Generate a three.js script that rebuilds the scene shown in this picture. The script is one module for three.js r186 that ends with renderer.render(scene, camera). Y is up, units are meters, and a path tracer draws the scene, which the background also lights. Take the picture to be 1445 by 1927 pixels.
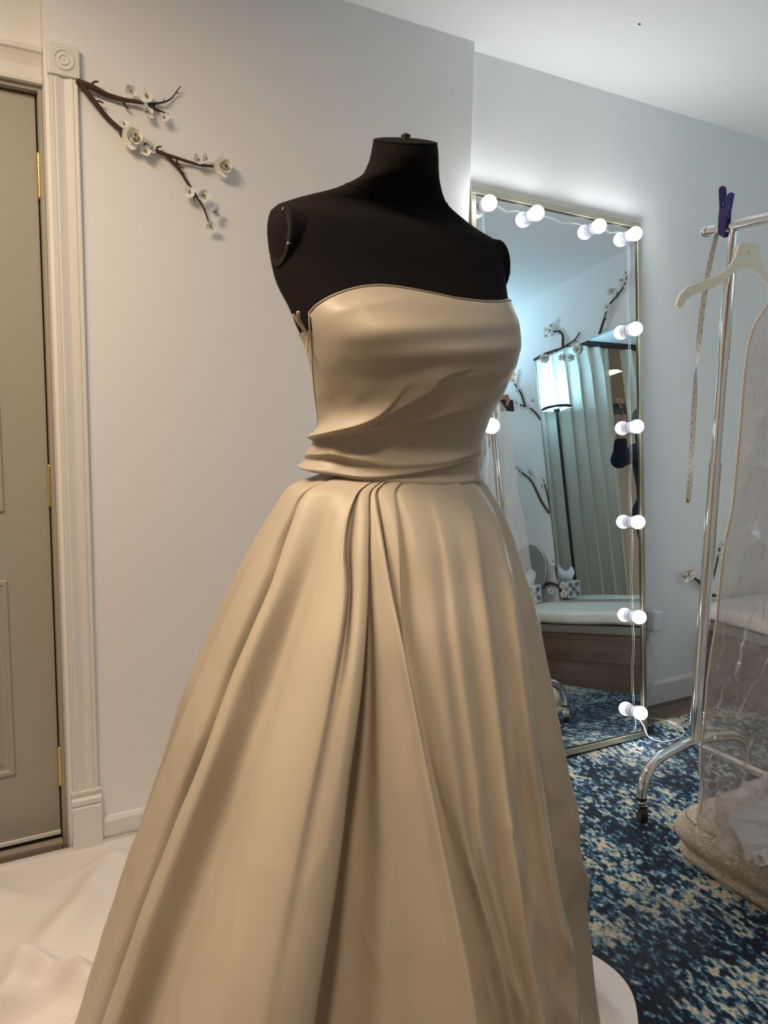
import * as THREE from 'three';
import { RoundedBoxGeometry } from 'three/addons/geometries/RoundedBoxGeometry.js';
import { mergeGeometries, toCreasedNormals } from 'three/addons/utils/BufferGeometryUtils.js';
import { MarchingCubes } from 'three/addons/objects/MarchingCubes.js';
import { RectAreaLightUniformsLib } from 'three/addons/lights/RectAreaLightUniformsLib.js';

// ---------------------------------------------------------------- camera, light, exposure
const scene = new THREE.Scene();
scene.background = new THREE.Color(0x000000);
const camera = new THREE.PerspectiveCamera(67.17, 1445 / 1927, 0.02, 30);
camera.position.set(0, 1.2455, 2.238);
camera.quaternion.setFromRotationMatrix(new THREE.Matrix4().makeBasis(
  new THREE.Vector3(0.86961, 0.02021, 0.49332), new THREE.Vector3(0.04566, 0.99159, -0.12111), new THREE.Vector3(-0.49161, 0.12784, 0.86138)));
scene.add(camera);
const renderer = new THREE.WebGLRenderer({ antialias: true });
renderer.toneMapping = THREE.LinearToneMapping;
renderer.toneMappingExposure = 1.08;
renderer.shadowMap.enabled = true;
RectAreaLightUniformsLib.init();
const LIGHT = {
  bulb: [0.90, 0.95, 1.0, 0.10],           // each vanity bulb (candela)
  torch: [0.42, 0.74, 1.0, 116],            // torchiere, upwards
  warm: [1.0, 0.78, 0.56],                 // recessed ceiling lights and the added fill panel
};
const DOWNLIGHTS = [[0.2, 1.78, 0, 9.6], [1.2, 3.35, 90, 0]];   // x, z, nits of a diffuser, candela of a narrow beam
const FILL_PANEL = [-0.33, 1.05, 24.5];          // x, z, nits of an added, unseen ceiling panel lighting wall and gown

// ---------------------------------------------------------------- helpers
let seed = 7;
const rnd = () => { seed = (seed * 1664525 + 1013904223) >>> 0; return seed / 4294967296; };
const V = (x, y, z) => new THREE.Vector3(x, y, z);
const lerp = (a, b, t) => a + (b - a) * t;
const clamp = (x, a = 0, b = 1) => Math.min(b, Math.max(a, x));
const smooth = (a, b, x) => { const t = clamp((x - a) / (b - a)); return t * t * (3 - 2 * t); };
function hash(x, y) { let h = (x * 374761393 + y * 668265263) | 0; h = Math.imul(h ^ (h >>> 13), 1274126177); return ((h ^ (h >>> 16)) >>> 0) / 4294967296; }
function noise(x, y, per = 0) {
  const xi = Math.floor(x), yi = Math.floor(y), fx = x - xi, fy = y - yi, u = fx * fx * (3 - 2 * fx), v = fy * fy * (3 - 2 * fy);
  const w = (k) => per ? ((k % per) + per) % per : k;
  const a = hash(w(xi), w(yi)), b = hash(w(xi + 1), w(yi)), c = hash(w(xi), w(yi + 1)), d = hash(w(xi + 1), w(yi + 1));
  return lerp(lerp(a, b, u), lerp(c, d, u), v);
}
function fbm(x, y, o = 4, per = 0) { let s = 0, a = 0.5, t = 0; for (let i = 0; i < o; i++) { s += a * noise(x, y, per); t += a; a *= 0.5; x *= 2; y *= 2; per *= 2; } return s / t; }
function interp(tab, x, k = 1) {                        // piecewise linear table [[x, v...]] ascending
  if (x <= tab[0][0]) return tab[0][k];
  for (let i = 1; i < tab.length; i++) if (x <= tab[i][0]) return lerp(tab[i - 1][k], tab[i][k], (x - tab[i - 1][0]) / (tab[i][0] - tab[i - 1][0]));
  return tab[tab.length - 1][k];
}
function spline(tab, x, k = 1) {                        // cubic through the same kind of table
  const n = tab.length; if (x <= tab[0][0]) return tab[0][k]; if (x >= tab[n - 1][0]) return tab[n - 1][k];
  let i = 1; while (tab[i][0] < x) i++;
  const p = (j) => tab[clamp(j, 0, n - 1)], a = p(i - 1), b = p(i), m = (q, r) => (r[k] - q[k]) / Math.max(r[0] - q[0], 1e-6);
  const h = b[0] - a[0], t = (x - a[0]) / h, m0 = m(p(i - 2), b) * h, m1 = m(a, p(i + 1)) * h;
  return (2 * t ** 3 - 3 * t * t + 1) * a[k] + (t ** 3 - 2 * t * t + t) * m0 + (-2 * t ** 3 + 3 * t * t) * b[k] + (t ** 3 - t * t) * m1;
}
function tex(w, h, fn, { srgb = true, rep = [1, 1] } = {}) {   // fn(u, v) -> [r, g, b] in 0..1
  const d = new Uint8Array(w * h * 4);
  for (let j = 0; j < h; j++) for (let i = 0; i < w; i++) { const c = fn((i + 0.5) / w, (j + 0.5) / h), o = (j * w + i) * 4; d[o] = clamp(c[0]) * 255; d[o + 1] = clamp(c[1]) * 255; d[o + 2] = clamp(c[2]) * 255; d[o + 3] = 255; }
  const t = new THREE.DataTexture(d, w, h); t.magFilter = THREE.LinearFilter; t.wrapS = t.wrapT = THREE.RepeatWrapping; t.repeat.set(...rep);
  if (srgb) t.colorSpace = THREE.SRGBColorSpace; t.needsUpdate = true; return t;
}
const std = (color, roughness = 0.8, o = {}) => new THREE.MeshStandardMaterial({ color, roughness, metalness: 0, side: THREE.DoubleSide, ...o });
const phys = (color, roughness = 0.5, o = {}) => new THREE.MeshPhysicalMaterial({ color, roughness, metalness: 0, side: THREE.DoubleSide, ...o });
const taken = {};
const numbered = (n) => { taken[n] = (taken[n] ?? -1) + 1; return taken[n] ? `${n}_${String(taken[n]).padStart(3, '0')}` : n; };
function part(name, geo, m, parent) { const o = new THREE.Mesh(Array.isArray(geo) ? merge(geo) : geo, m); o.name = parent ? name : numbered(name); o.castShadow = o.receiveShadow = true; (parent || scene).add(o); return o; }
function merge(gs) { return mergeGeometries(gs.map((g) => { const h = g.index ? g.toNonIndexed() : g.clone(); for (const k of Object.keys(h.attributes)) if (!['position', 'normal', 'uv'].includes(k)) h.deleteAttribute(k); return h; })); }
function thing(name, label, category, [x, y, z] = [0, 0, 0], turn = 0, group) {
  const o = new THREE.Group(); o.name = numbered(name); o.position.set(x, y, z); o.rotation.y = turn; o.userData = { label, category }; if (group) o.userData.group = group; scene.add(o); return o;
}
function tag(o, label, category, group) { o.userData = { ...o.userData, label, category }; if (group) o.userData.group = group; return o; }
function struct(o) { o.userData.kind = 'structure'; return o; }
const at = (g, x, y, z, rx = 0, ry = 0, rz = 0) => g.applyMatrix4(new THREE.Matrix4().compose(V(x, y, z), new THREE.Quaternion().setFromEuler(new THREE.Euler(rx, ry, rz)), V(1, 1, 1)));
const box = (x0, x1, y0, y1, z0, z1) => at(new THREE.BoxGeometry(x1 - x0, y1 - y0, z1 - z0), (x0 + x1) / 2, (y0 + y1) / 2, (z0 + z1) / 2);
const rbox = (x0, x1, y0, y1, z0, z1, r = 0.004, s = 2) => at(new RoundedBoxGeometry(x1 - x0, y1 - y0, z1 - z0, s, r), (x0 + x1) / 2, (y0 + y1) / 2, (z0 + z1) / 2);
const cyl = (r0, r1, h, x, y, z, s = 24, rx = 0, rz = 0) => at(new THREE.CylinderGeometry(r1, r0, h, s), x, y, z, rx, 0, rz);
const sph = (r, x, y, z, s = 20) => at(new THREE.SphereGeometry(r, s, Math.round(s * 0.7)), x, y, z);
function grid(nu, nv, fn, closed = false) {              // fn(u, v) -> Vector3, with uv
  const pos = [], uv = [], idx = [];
  for (let j = 0; j <= nv; j++) for (let i = 0; i <= nu; i++) { const p = fn(i / nu, j / nv); pos.push(p.x, p.y, p.z); uv.push(i / nu, j / nv); }
  for (let j = 0; j < nv; j++) for (let i = 0; i < nu; i++) { const a = j * (nu + 1) + i, b = a + 1, c = a + nu + 1, d = c + 1; idx.push(a, b, d, a, d, c); }
  const g = new THREE.BufferGeometry(); g.setAttribute('position', new THREE.Float32BufferAttribute(pos, 3)); g.setAttribute('uv', new THREE.Float32BufferAttribute(uv, 2)); g.setIndex(idx); g.computeVertexNormals();
  if (closed) { const n = g.attributes.normal; for (let j = 0; j <= nv; j++) { const a = j * (nu + 1), b = a + nu; const x = n.getX(a) + n.getX(b), y = n.getY(a) + n.getY(b), z = n.getZ(a) + n.getZ(b), l = Math.hypot(x, y, z) || 1; n.setXYZ(a, x / l, y / l, z / l); n.setXYZ(b, x / l, y / l, z / l); } }
  return g;
}
function tube(pts, r0, r1 = r0, n = 40, m = 10, caps = true) {   // tapered tube along a smooth curve
  const c = new THREE.CatmullRomCurve3(pts.map((p) => p.isVector3 ? p : V(...p)), false, 'centripetal'), fr = c.computeFrenetFrames(n, false), P = c.getSpacedPoints(n);
  const g = grid(m, n, (u, v) => { const i = Math.round(v * n), a = u * Math.PI * 2, r = lerp(r0, r1, v); return P[i].clone().addScaledVector(fr.normals[i], Math.cos(a) * r).addScaledVector(fr.binormals[i], Math.sin(a) * r); }, true);
  if (!caps) return g;
  return merge([g, sph(r0, P[0].x, P[0].y, P[0].z, 8), sph(r1, P[n].x, P[n].y, P[n].z, 8)]);
}
function profile(pts, from, to, axis) {                  // a closed cross-section (a, b) swept straight along x or y
  const s = new THREE.Shape(pts.map(([a, b]) => new THREE.Vector2(a, b)));
  const g = new THREE.ExtrudeGeometry(s, { depth: to - from, bevelEnabled: false });
  const m = axis === 'y' ? new THREE.Matrix4().set(1, 0, 0, 0, 0, 0, 1, from, 0, 1, 0, 0, 0, 0, 0, 1)      // (a, b, d) -> x = a, y = d, z = b
    : axis === 'x' ? new THREE.Matrix4().set(0, 0, 1, from, 0, 1, 0, 0, 1, 0, 0, 0, 0, 0, 0, 1)           // x = d, y = b, z = a
      : new THREE.Matrix4().set(1, 0, 0, 0, 0, 1, 0, 0, 0, 0, 1, from, 0, 0, 0, 1);
  g.applyMatrix4(m);
  if (axis !== 'z') { const i = g.index; g.computeVertexNormals(); if (!i) { const p = g.attributes.position; for (let k = 0; k < p.count; k += 3) { const a = [p.getX(k), p.getY(k), p.getZ(k)]; p.setXYZ(k, p.getX(k + 1), p.getY(k + 1), p.getZ(k + 1)); p.setXYZ(k + 1, ...a); } g.computeVertexNormals(); } }
  return g;
}

// ---------------------------------------------------------------- materials
const mottled = tex(256, 256, (u, v) => { const n = 0.5 + 0.5 * (fbm(u * 16, v * 16, 4, 16) - 0.5) + 0.3 * (fbm(u * 64, v * 64, 3, 64) - 0.5); return [n, n, n]; }, { srgb: false });
const plaster = mottled.clone(); plaster.repeat.set(6, 6); plaster.needsUpdate = true;
const crinkle = tex(512, 512, (u, v) => { const a = 1 - Math.abs(2 * fbm(u * 14, v * 14, 3, 14) - 1), b = 1 - Math.abs(2 * fbm(u * 30 + 5, v * 30, 2, 30) - 1), k = 0.6 * a ** 5 + 0.4 * b ** 6; return [k, k, k]; }, { srgb: false, rep: [2, 4] });
const M = {
  wall: std(new THREE.Color(0.84, 0.825, 0.81), 0.75, { bumpMap: plaster, bumpScale: 0.0003 }),
  ceiling: std(new THREE.Color(0.84, 0.825, 0.81), 0.9, { bumpMap: plaster, bumpScale: 0.0003 }),
  trim: std(new THREE.Color(0.76, 0.73, 0.69), 0.45),
  door: std(new THREE.Color(0.38, 0.365, 0.31), 0.5),
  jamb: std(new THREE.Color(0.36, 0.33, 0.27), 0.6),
  brass: std(new THREE.Color(0.83, 0.62, 0.24), 0.25, { metalness: 1 }),
  chrome: std(new THREE.Color(0.78, 0.77, 0.76), 0.07, { metalness: 1 }),
  gold: std(new THREE.Color(0.60, 0.54, 0.41), 0.32, { metalness: 1 }),
  glass: std(new THREE.Color(0.87, 0.92, 0.93), 0.0, { metalness: 1 }),
  silver: std(new THREE.Color(0.5, 0.5, 0.48), 0.3, { metalness: 1 }),
  black: std(new THREE.Color(0.012, 0.012, 0.013), 0.45),
  rubber: std(new THREE.Color(0.01, 0.01, 0.01), 0.6),
  white: std(new THREE.Color(0.78, 0.78, 0.8), 0.4),
  cord: phys(new THREE.Color(0.75, 0.75, 0.72), 0.35),
  jersey: phys(new THREE.Color(0.0095, 0.008, 0.008), 0.92, { sheen: 0.12, sheenRoughness: 0.6, sheenColor: new THREE.Color(0.09, 0.06, 0.05), specularIntensity: 0.25, bumpMap: mottled, bumpScale: 0.0004 }),
  satin: phys(new THREE.Color(0.47, 0.405, 0.32), 0.42, { sheen: 0.25, sheenRoughness: 0.35, sheenColor: new THREE.Color(0.9, 0.85, 0.78), specularIntensity: 0.6 }),
  cotton: phys(new THREE.Color(0.70, 0.65, 0.62), 0.9, { sheen: 0.2, sheenRoughness: 0.8 }),
  bark: std(0x4a352b, 0.9), petal: std(new THREE.Color(0.9, 0.87, 0.78), 0.8), blossom: phys(new THREE.Color(0.9, 0.88, 0.85), 0.7, { transmission: 0.15, thickness: 0 }), stamen: std(0x7d7a26, 0.8),
  hanger: phys(new THREE.Color(0.80, 0.74, 0.58), 0.4, { transmission: 0.25, thickness: 0 }),
  clamp: phys(new THREE.Color(0.022, 0.014, 0.15), 0.35),
  film: phys(new THREE.Color(0.92, 0.89, 0.88), 0.08, { transmission: 0.80, thickness: 0, ior: 1.5, bumpMap: crinkle, bumpScale: 0.002 }),
  filmEdge: phys(new THREE.Color(0.74, 0.64, 0.56), 0.5),
  filmFold: phys(new THREE.Color(0.92, 0.89, 0.88), 0.10, { transmission: 0.4, thickness: 0, ior: 1.5, bumpMap: crinkle, bumpScale: 0.002 }),
  skin: std(new THREE.Color(0.45, 0.24, 0.18), 0.6), cloth: std(new THREE.Color(0.012, 0.014, 0.03), 0.95), hair: std(new THREE.Color(0.02, 0.014, 0.01), 0.6),
  leather: phys(new THREE.Color(0.74, 0.73, 0.68), 0.4),
  curtain: phys(new THREE.Color(0.66, 0.64, 0.55), 0.95, { transmission: 0.12, thickness: 0 }),
};
const glow = (r, g, b, k) => std(0x000000, 0.5, { emissive: new THREE.Color(r, g, b), emissiveIntensity: k });
function woodTex(s, c0, c1) {
  return tex(256, 512, (u, v) => { const w = fbm(u * 5 + s * 9, v * 2.2 + s, 4), g = fbm(u * 70 + w * 5 + s * 31, v * 3 + s, 3), k = clamp(0.55 * w + 0.6 * g - 0.1); return [0, 1, 2].map((i) => lerp(c0[i], c1[i], k)); });
}
const woods = [0, 1, 2].map((i) => std(0xffffff, 0.55, { map: woodTex(i * 3.7 + 1, [0.30, 0.25, 0.21].map((c) => c * (0.92 + 0.08 * i)), [0.56, 0.49, 0.43]) }));

// ---------------------------------------------------------------- the room
const J = 0.0523, XR = 3.45, XL = -2.2, ZF = 5.2, H = 2.44;
const floor = new THREE.Group(); floor.name = 'floor'; scene.add(floor); struct(floor); floor.userData.label = 'grey brown wood plank floor';
part('subfloor', box(XL, XR, -0.12, -0.012, -0.14, ZF), std(0x2c2722, 0.9), floor);
{
  const pw = 0.18, pl = 1.22, geos = {};
  for (let r = 0, z = -0.14; z < ZF - 0.01; z += pw, r++) for (let x = XL - ((r * 0.47) % 1) * pl; x < XR; x += pl) {
    const x0 = Math.max(x, XL), x1 = Math.min(x + pl, XR), z1 = Math.min(z + pw, ZF); if (x1 - x0 < 0.03) continue;
    const key = `${(x1 - x0).toFixed(3)}_${(z1 - z).toFixed(3)}`;
    if (!geos[key]) { const g = new THREE.BoxGeometry(z1 - z - 0.002, 0.012, x1 - x0 - 0.002); g.rotateY(Math.PI / 2); geos[key] = g; }
    const m = part('plank', geos[key], woods[Math.floor(rnd() * 3)], floor); m.position.set((x0 + x1) / 2, -0.006, (z + z1) / 2);
  }
}
const ceiling = struct(part('ceiling', box(XL, XR, H, H + 0.12, -0.14, ZF), M.ceiling)); ceiling.userData.label = 'plain white ceiling';
part('nail_hole', cyl(0.004, 0.004, 0.002, 1.907, H - 0.0005, 0.411, 10), std(0x222222, 0.9), ceiling);
const DX0 = -0.575, DX1 = 0.2455, DY = 2.047;
struct(part('wall_back', [box(XL, DX0, 0, H, -0.14, 0), box(DX0, DX1 + 0.0105, DY, H, -0.14, 0), box(DX1 + 0.0105, 1.549, 0, H, -0.14, J), box(1.549, XR + 0.12, 0, H, -0.14, 0)], M.wall)).userData.label = 'off-white painted wall with a shallow step beside the mirror';
struct(part('wall_right', box(XR, XR + 0.12, 0, H, 0, ZF), M.wall)).userData.label = 'white side wall behind the bench';
struct(part('wall_left', box(XL - 0.12, XL, 0, H, -0.14, ZF), M.wall)).userData.label = 'white far side wall';
struct(part('wall_front', box(XL - 0.12, XR + 0.12, 0, H, ZF, ZF + 0.12), M.wall)).userData.label = 'white wall at the far end of the shop';
const bb = (z, h) => [[z, 0], [z + 0.013, 0], [z + 0.013, h - 0.012], [z + 0.007, h - 0.001], [z, h]];
struct(part('baseboard_back', profile(bb(J, 0.087), 0.341, 1.549, 'x'), M.trim)).userData.label = 'cream baseboard beside the door casing';
struct(part('baseboard_right', profile(bb(0, 0.1), 1.5495, 2.97, 'x'), M.trim)).userData.label = 'white baseboard behind the mirror';
{ // fluted casing with rosette block and plinth
  const t = new THREE.Group(); t.name = 'trim_1'; scene.add(t); struct(t); t.userData.label = 'cream fluted door casing with a bullseye corner block';
  const pts = [[0.2645, J]]; for (let i = 0; i <= 64; i++) { const u = i / 64, x = lerp(0.2645, 0.3335, u); const m = Math.abs(u - 0.5), z = J + 0.016 - 0.005 * smooth(0.26, 0.06, m) - 0.0028 * Math.exp(-(((m - 0.33) / 0.022) ** 2)) - 0.009 * smooth(0.44, 0.5, m) ** 2; pts.push([x, z]); } pts.push([0.3335, J]);
  part('fluted_pilaster', toCreasedNormals(profile(pts, 0.183, 2.056, 'y'), 0.7), M.trim, t);
  const blk = part('corner_block', rbox(0.262, 0.336, 2.056, 2.131, J, J + 0.022, 0.003), M.trim, t);
  const ring = []; for (let i = 0; i <= 44; i++) { const r = (i / 44) * 0.028; ring.push(new THREE.Vector2(r, 0.0032 * Math.cos(r / 0.028 * Math.PI * 5.0) * (r < 0.027 ? 1 : 0))); } ring.push(new THREE.Vector2(0.0285, -0.004));
  part('bullseye', at(new THREE.LatheGeometry(ring, 48), 0.299, 2.093, J + 0.0225, Math.PI / 2), M.trim, blk);
  const pl = [[J, 0], [J + 0.024, 0], [J + 0.024, 0.135], [J + 0.019, 0.141], [J + 0.024, 0.147], [J + 0.024, 0.158], [J + 0.017, 0.165], [J + 0.021, 0.178], [J + 0.021, 0.183], [J, 0.183]];
  part('plinth_block', profile(pl, 0.261, 0.339, 'x'), M.trim, t);
}
{ // head casing, jambs
  const t = new THREE.Group(); t.name = 'trim_2'; scene.add(t); struct(t); t.userData.label = 'cream moulded head casing over the door';
  const hp = [[0, 2.047], [0.014, 2.047], [0.016, 2.055], [0.012, 2.06], [0.013, 2.085], [0.018, 2.1], [0.024, 2.112], [0.03, 2.116], [0.03, 2.128], [0, 2.131]];
  part('head_casing', profile(hp, DX0 - 0.08, DX1 + 0.0095, 'x'), M.trim, t);
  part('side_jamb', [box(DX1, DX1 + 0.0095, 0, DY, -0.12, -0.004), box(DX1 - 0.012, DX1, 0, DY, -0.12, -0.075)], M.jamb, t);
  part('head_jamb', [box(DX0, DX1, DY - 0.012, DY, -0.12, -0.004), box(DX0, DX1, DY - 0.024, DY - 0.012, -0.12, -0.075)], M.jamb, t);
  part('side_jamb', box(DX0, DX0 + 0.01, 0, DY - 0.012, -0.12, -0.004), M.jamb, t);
  part('side_casing', box(DX0 - 0.08, DX0, 0, 2.047, 0, 0.018), M.trim, t);
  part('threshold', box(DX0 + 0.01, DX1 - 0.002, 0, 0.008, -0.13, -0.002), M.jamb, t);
}
{
  const d = new THREE.Group(); d.name = 'door_1'; scene.add(d); struct(d); d.userData.label = 'greige panelled door with brass hinges';
  const x0 = DX0 + 0.013, x1 = DX1 - 0.0035, zf = -0.03;
  part('slab', rbox(x0, x1, 0.022, DY - 0.015, -0.07, zf, 0.003), M.door, d);
  const w = (a0, a1, b0, b1) => {
    const ringPts = (e) => [[a0 + e, b0 + e], [a1 - e, b0 + e], [a1 - e, b1 - e], [a0 + e, b1 - e]];
    const prof = [[0, 0], [0.004, 0.006], [0.012, 0.006], [0.018, 0.001], [0.026, 0.0005], [0.038, 0.005], [0.042, 0.005]];
    const gs = []; for (let k = 0; k + 1 < prof.length; k++) { const A = ringPts(prof[k][0]), B = ringPts(prof[k + 1][0]); for (let i = 0; i < 4; i++) { const j = (i + 1) % 4, P = [[...A[i], zf + prof[k][1]], [...A[j], zf + prof[k][1]], [...B[j], zf + prof[k + 1][1]], [...B[i], zf + prof[k + 1][1]]]; const g = new THREE.BufferGeometry(); g.setAttribute('position', new THREE.Float32BufferAttribute([P[0], P[1], P[2], P[0], P[2], P[3]].flat(), 3)); g.setAttribute('uv', new THREE.Float32BufferAttribute(new Array(12).fill(0), 2)); g.computeVertexNormals(); gs.push(g); } }
    const e = 0.042; const cap = new THREE.PlaneGeometry(a1 - a0 - 2 * e, b1 - b0 - 2 * e); cap.translate((a0 + a1) / 2, (b0 + b1) / 2, zf + 0.005); gs.push(cap);
    part('raised_panel', gs, M.door, d);
  };
  for (const [a0, a1] of [[-0.122, 0.132], [-0.456, -0.202]]) { w(a0, a1, 0.225, 0.778); w(a0, a1, 0.962, 1.64); w(a0, a1, 1.74, 1.94); }
  part('door_sweep', rbox(x0, x1, 0.022, 0.034, zf, zf + 0.006, 0.002), M.white, d);
  part('bottom_seal', box(x0, x1, 0.008, 0.022, -0.065, zf - 0.004), M.black, d);
  for (const y of [1.834, 1.03, 0.227]) {
    const h = part('hinge', [cyl(0.0065, 0.0065, 0.102, DX1 - 0.001, y, -0.022, 14), sph(0.0068, DX1 - 0.001, y + 0.052, -0.022, 10), sph(0.0068, DX1 - 0.001, y - 0.052, -0.022, 10)], M.brass, d);
    part('knuckle_gap', [-0.03, -0.01, 0.012, 0.032].map((k) => cyl(0.0067, 0.0067, 0.0012, DX1 - 0.001, y + k, -0.022, 14)), M.jamb, h);
  }
}
// ---------------------------------------------------------------- dress form
const FX = 0.685, FZ = 1.085;
const TORSO = [[1.12, 0.1475, 0.014, 0.095], [1.14, 0.1465, 0.0128, 0.096], [1.17, 0.1447, 0.0108, 0.098], [1.2, 0.1455, 0.0129, 0.1], [1.24, 0.1531, 0.0198, 0.108], [1.28, 0.1677, 0.0312, 0.115], [1.32, 0.1813, 0.0348, 0.121], [1.35, 0.1905, 0.0338, 0.12], [1.38, 0.2017, 0.0225, 0.118], [1.41, 0.2088, 0.0091, 0.113], [1.44, 0.2119, -0.0105, 0.108], [1.47, 0.2158, -0.0237, 0.102], [1.5, 0.22, -0.0316, 0.095], [1.52, 0.2229, -0.0337, 0.086], [1.535, 0.2229, -0.0368, 0.08], [1.55, 0.2204, -0.0402, 0.073], [1.565, 0.2125, -0.0507, 0.067], [1.58, 0.191, -0.0643, 0.062], [1.595, 0.1499, -0.0553, 0.059], [1.61, 0.1064, -0.0411, 0.057], [1.63, 0.0723, -0.0147, 0.054], [1.65, 0.0617, -0.0059, 0.053], [1.67, 0.0568, -0.0016, 0.053], [1.69, 0.0531, -0.001, 0.052], [1.6915, 0.0515, -0.001, 0.0505], [1.693, 0.045, -0.001, 0.044], [1.6938, 0.03, -0.001, 0.029], [1.694, 0.0, -0.001, 0.0]];
const EXPO = [[1.12, 2.1], [1.3, 2.2], [1.45, 2.5], [1.55, 2.6], [1.58, 2.3], [1.6, 2.0]];
function onTorso(deg, y, out = 0) {
  const a = deg * Math.PI / 180, w = Math.max(spline(TORSO, y, 1) + out, 0), zs = spline(TORSO, y, 2), D = Math.max(spline(TORSO, y, 3) + out, 0), e = 2 / interp(EXPO, y), c = Math.cos(a), s = Math.sin(a);
  return V(FX + w * Math.sign(c) * Math.abs(c) ** e, y, FZ + zs + D * Math.sign(s) * Math.abs(s) ** e);
}
{
  const f = thing('dress_form', 'black jersey dress form with neck cap and round arm plates wearing the gown', 'dress form', [FX, 0, FZ]);
  const loc = (g) => g.translate(-FX, 0, -FZ);
  const rows = []; for (let y = 0.9; y < 1.59; y += 0.0125) rows.push(y); for (let y = 1.59; y <= 1.69; y += 0.004) rows.push(y); rows.push(1.691, 1.692, 1.693, 1.6935, 1.6938, 1.6939, 1.694);
  const tiltCap = (p, deg) => { const k = smooth(1.615, 1.69, p.y), r = clamp(Math.hypot(p.x - FX, p.z - FZ) / 0.052); p.y -= 0.021 * k * r * Math.cos((deg - 115) * Math.PI / 180); return p; };
  part('torso', loc(grid(96, rows.length - 1, (u, v) => {
    const y = rows[Math.round(v * (rows.length - 1))], inset = -0.008 * (1 - smooth(1.40, 1.46, y));
    if (y < 1.12) { const p = onTorso(u * 360, 1.12, -0.008 + (1.12 - y) * 0.12); p.y = y; return p; }
    return tiltCap(onTorso(u * 360, y, inset), u * 360);
  }, true)), M.jersey, f);
  const seamT = [[-300, 1.617], [-240, 1.612], [-220, 1.611], [36, 1.608], [43.5, 1.606], [63, 1.6], [83.5, 1.597], [99.5, 1.597], [118, 1.601], [146.5, 1.609], [165, 1.614], [200, 1.62], [270, 1.626], [340, 1.616], [360, 1.611], [396, 1.608]];
  const sp = []; for (let i = 0; i <= 60; i++) { const d = 36 + i * 6; sp.push(onTorso(d, interp(seamT, d), 0.0004).sub(V(FX, 0, FZ))); }
  part('neck_seam', tube(sp, 0.0009, 0.0009, 200, 5, false), M.jersey, f);
  const rimP = []; for (let i = 0; i <= 48; i++) rimP.push(tiltCap(onTorso(i * 7.5, 1.6905, 0.0002), i * 7.5).sub(V(FX, 0, FZ)));
  part('cap_seam', tube(rimP, 0.0008, 0.0008, 120, 5, false), M.jersey, f);
  const knob = []; for (const [r, y] of [[0.0001, 1.7025], [0.005, 1.7018], [0.0078, 1.6995], [0.0078, 1.6975], [0.0065, 1.6965], [0.0065, 1.692]]) knob.push(new THREE.Vector2(r, y));
  part('neck_knob', at(new THREE.LatheGeometry(knob, 20), 0.0, 0, 0), M.black, f);
  for (const s of [-1, 1]) {
    const puck = new THREE.CylinderGeometry(1, 1.06, 0.024, 40); puck.scale(0.047, 1, 0.040); puck.rotateZ(Math.PI / 2); if (s > 0) puck.rotateY(Math.PI);
    const pl = part('arm_plate', puck, M.jersey, f); pl.position.set(s * 0.1995, 1.514, -0.018); pl.rotation.y = s * -0.06; pl.rotation.z = s * 0.09;
    const ringS = new THREE.Shape(); ringS.absellipse(0, 0, 0.037, 0.045, 0, Math.PI * 2); const hole = new THREE.Path(); hole.absellipse(0, 0.002, 0.0305, 0.0375, 0, Math.PI * 2); ringS.holes.push(hole);
    const rg = new THREE.ExtrudeGeometry(ringS, { depth: 0.002, bevelEnabled: true, bevelSize: 0.0008, bevelThickness: 0.0008, bevelSegments: 2, curveSegments: 40 });
    rg.rotateY(s * Math.PI / 2); rg.translate(s * 0.012, 0, 0); part('plate_ring', rg, phys(new THREE.Color(0.010, 0.0095, 0.008), 0.85, { specularIntensity: 0.4 }), pl);
    const dk = new THREE.CylinderGeometry(1, 1, 0.002, 40); dk.scale(0.0372, 1, 0.0302); dk.rotateZ(Math.PI / 2); dk.translate(s * 0.0125, 0.002, 0); part('plate_disc', dk, phys(new THREE.Color(0.004, 0.004, 0.004), 0.18), pl);
    for (const [y, z] of [[0.041, 0.004], [-0.016, 0.033], [-0.026, -0.030]]) part('screw', at(new THREE.CylinderGeometry(0.0026, 0.0026, 0.003, 10), s * 0.0148, y, z, 0, 0, Math.PI / 2), M.chrome, pl);
  }
  part('stand_pole', cyl(0.016, 0.016, 0.9, 0, 0.47, 0, 20), M.black, f);
  part('stand_base', [cyl(0.02, 0.02, 0.06, 0, 0.05, 0, 16), ...[0, 1, 2, 3].map((k) => tube([[0, 0.06, 0], [Math.cos(k * 1.57) * 0.1, 0.05, Math.sin(k * 1.57) * 0.1], [Math.cos(k * 1.57) * 0.2, 0.034, Math.sin(k * 1.57) * 0.2]], 0.011, 0.009, 10, 8))], M.black, f);
}

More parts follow.
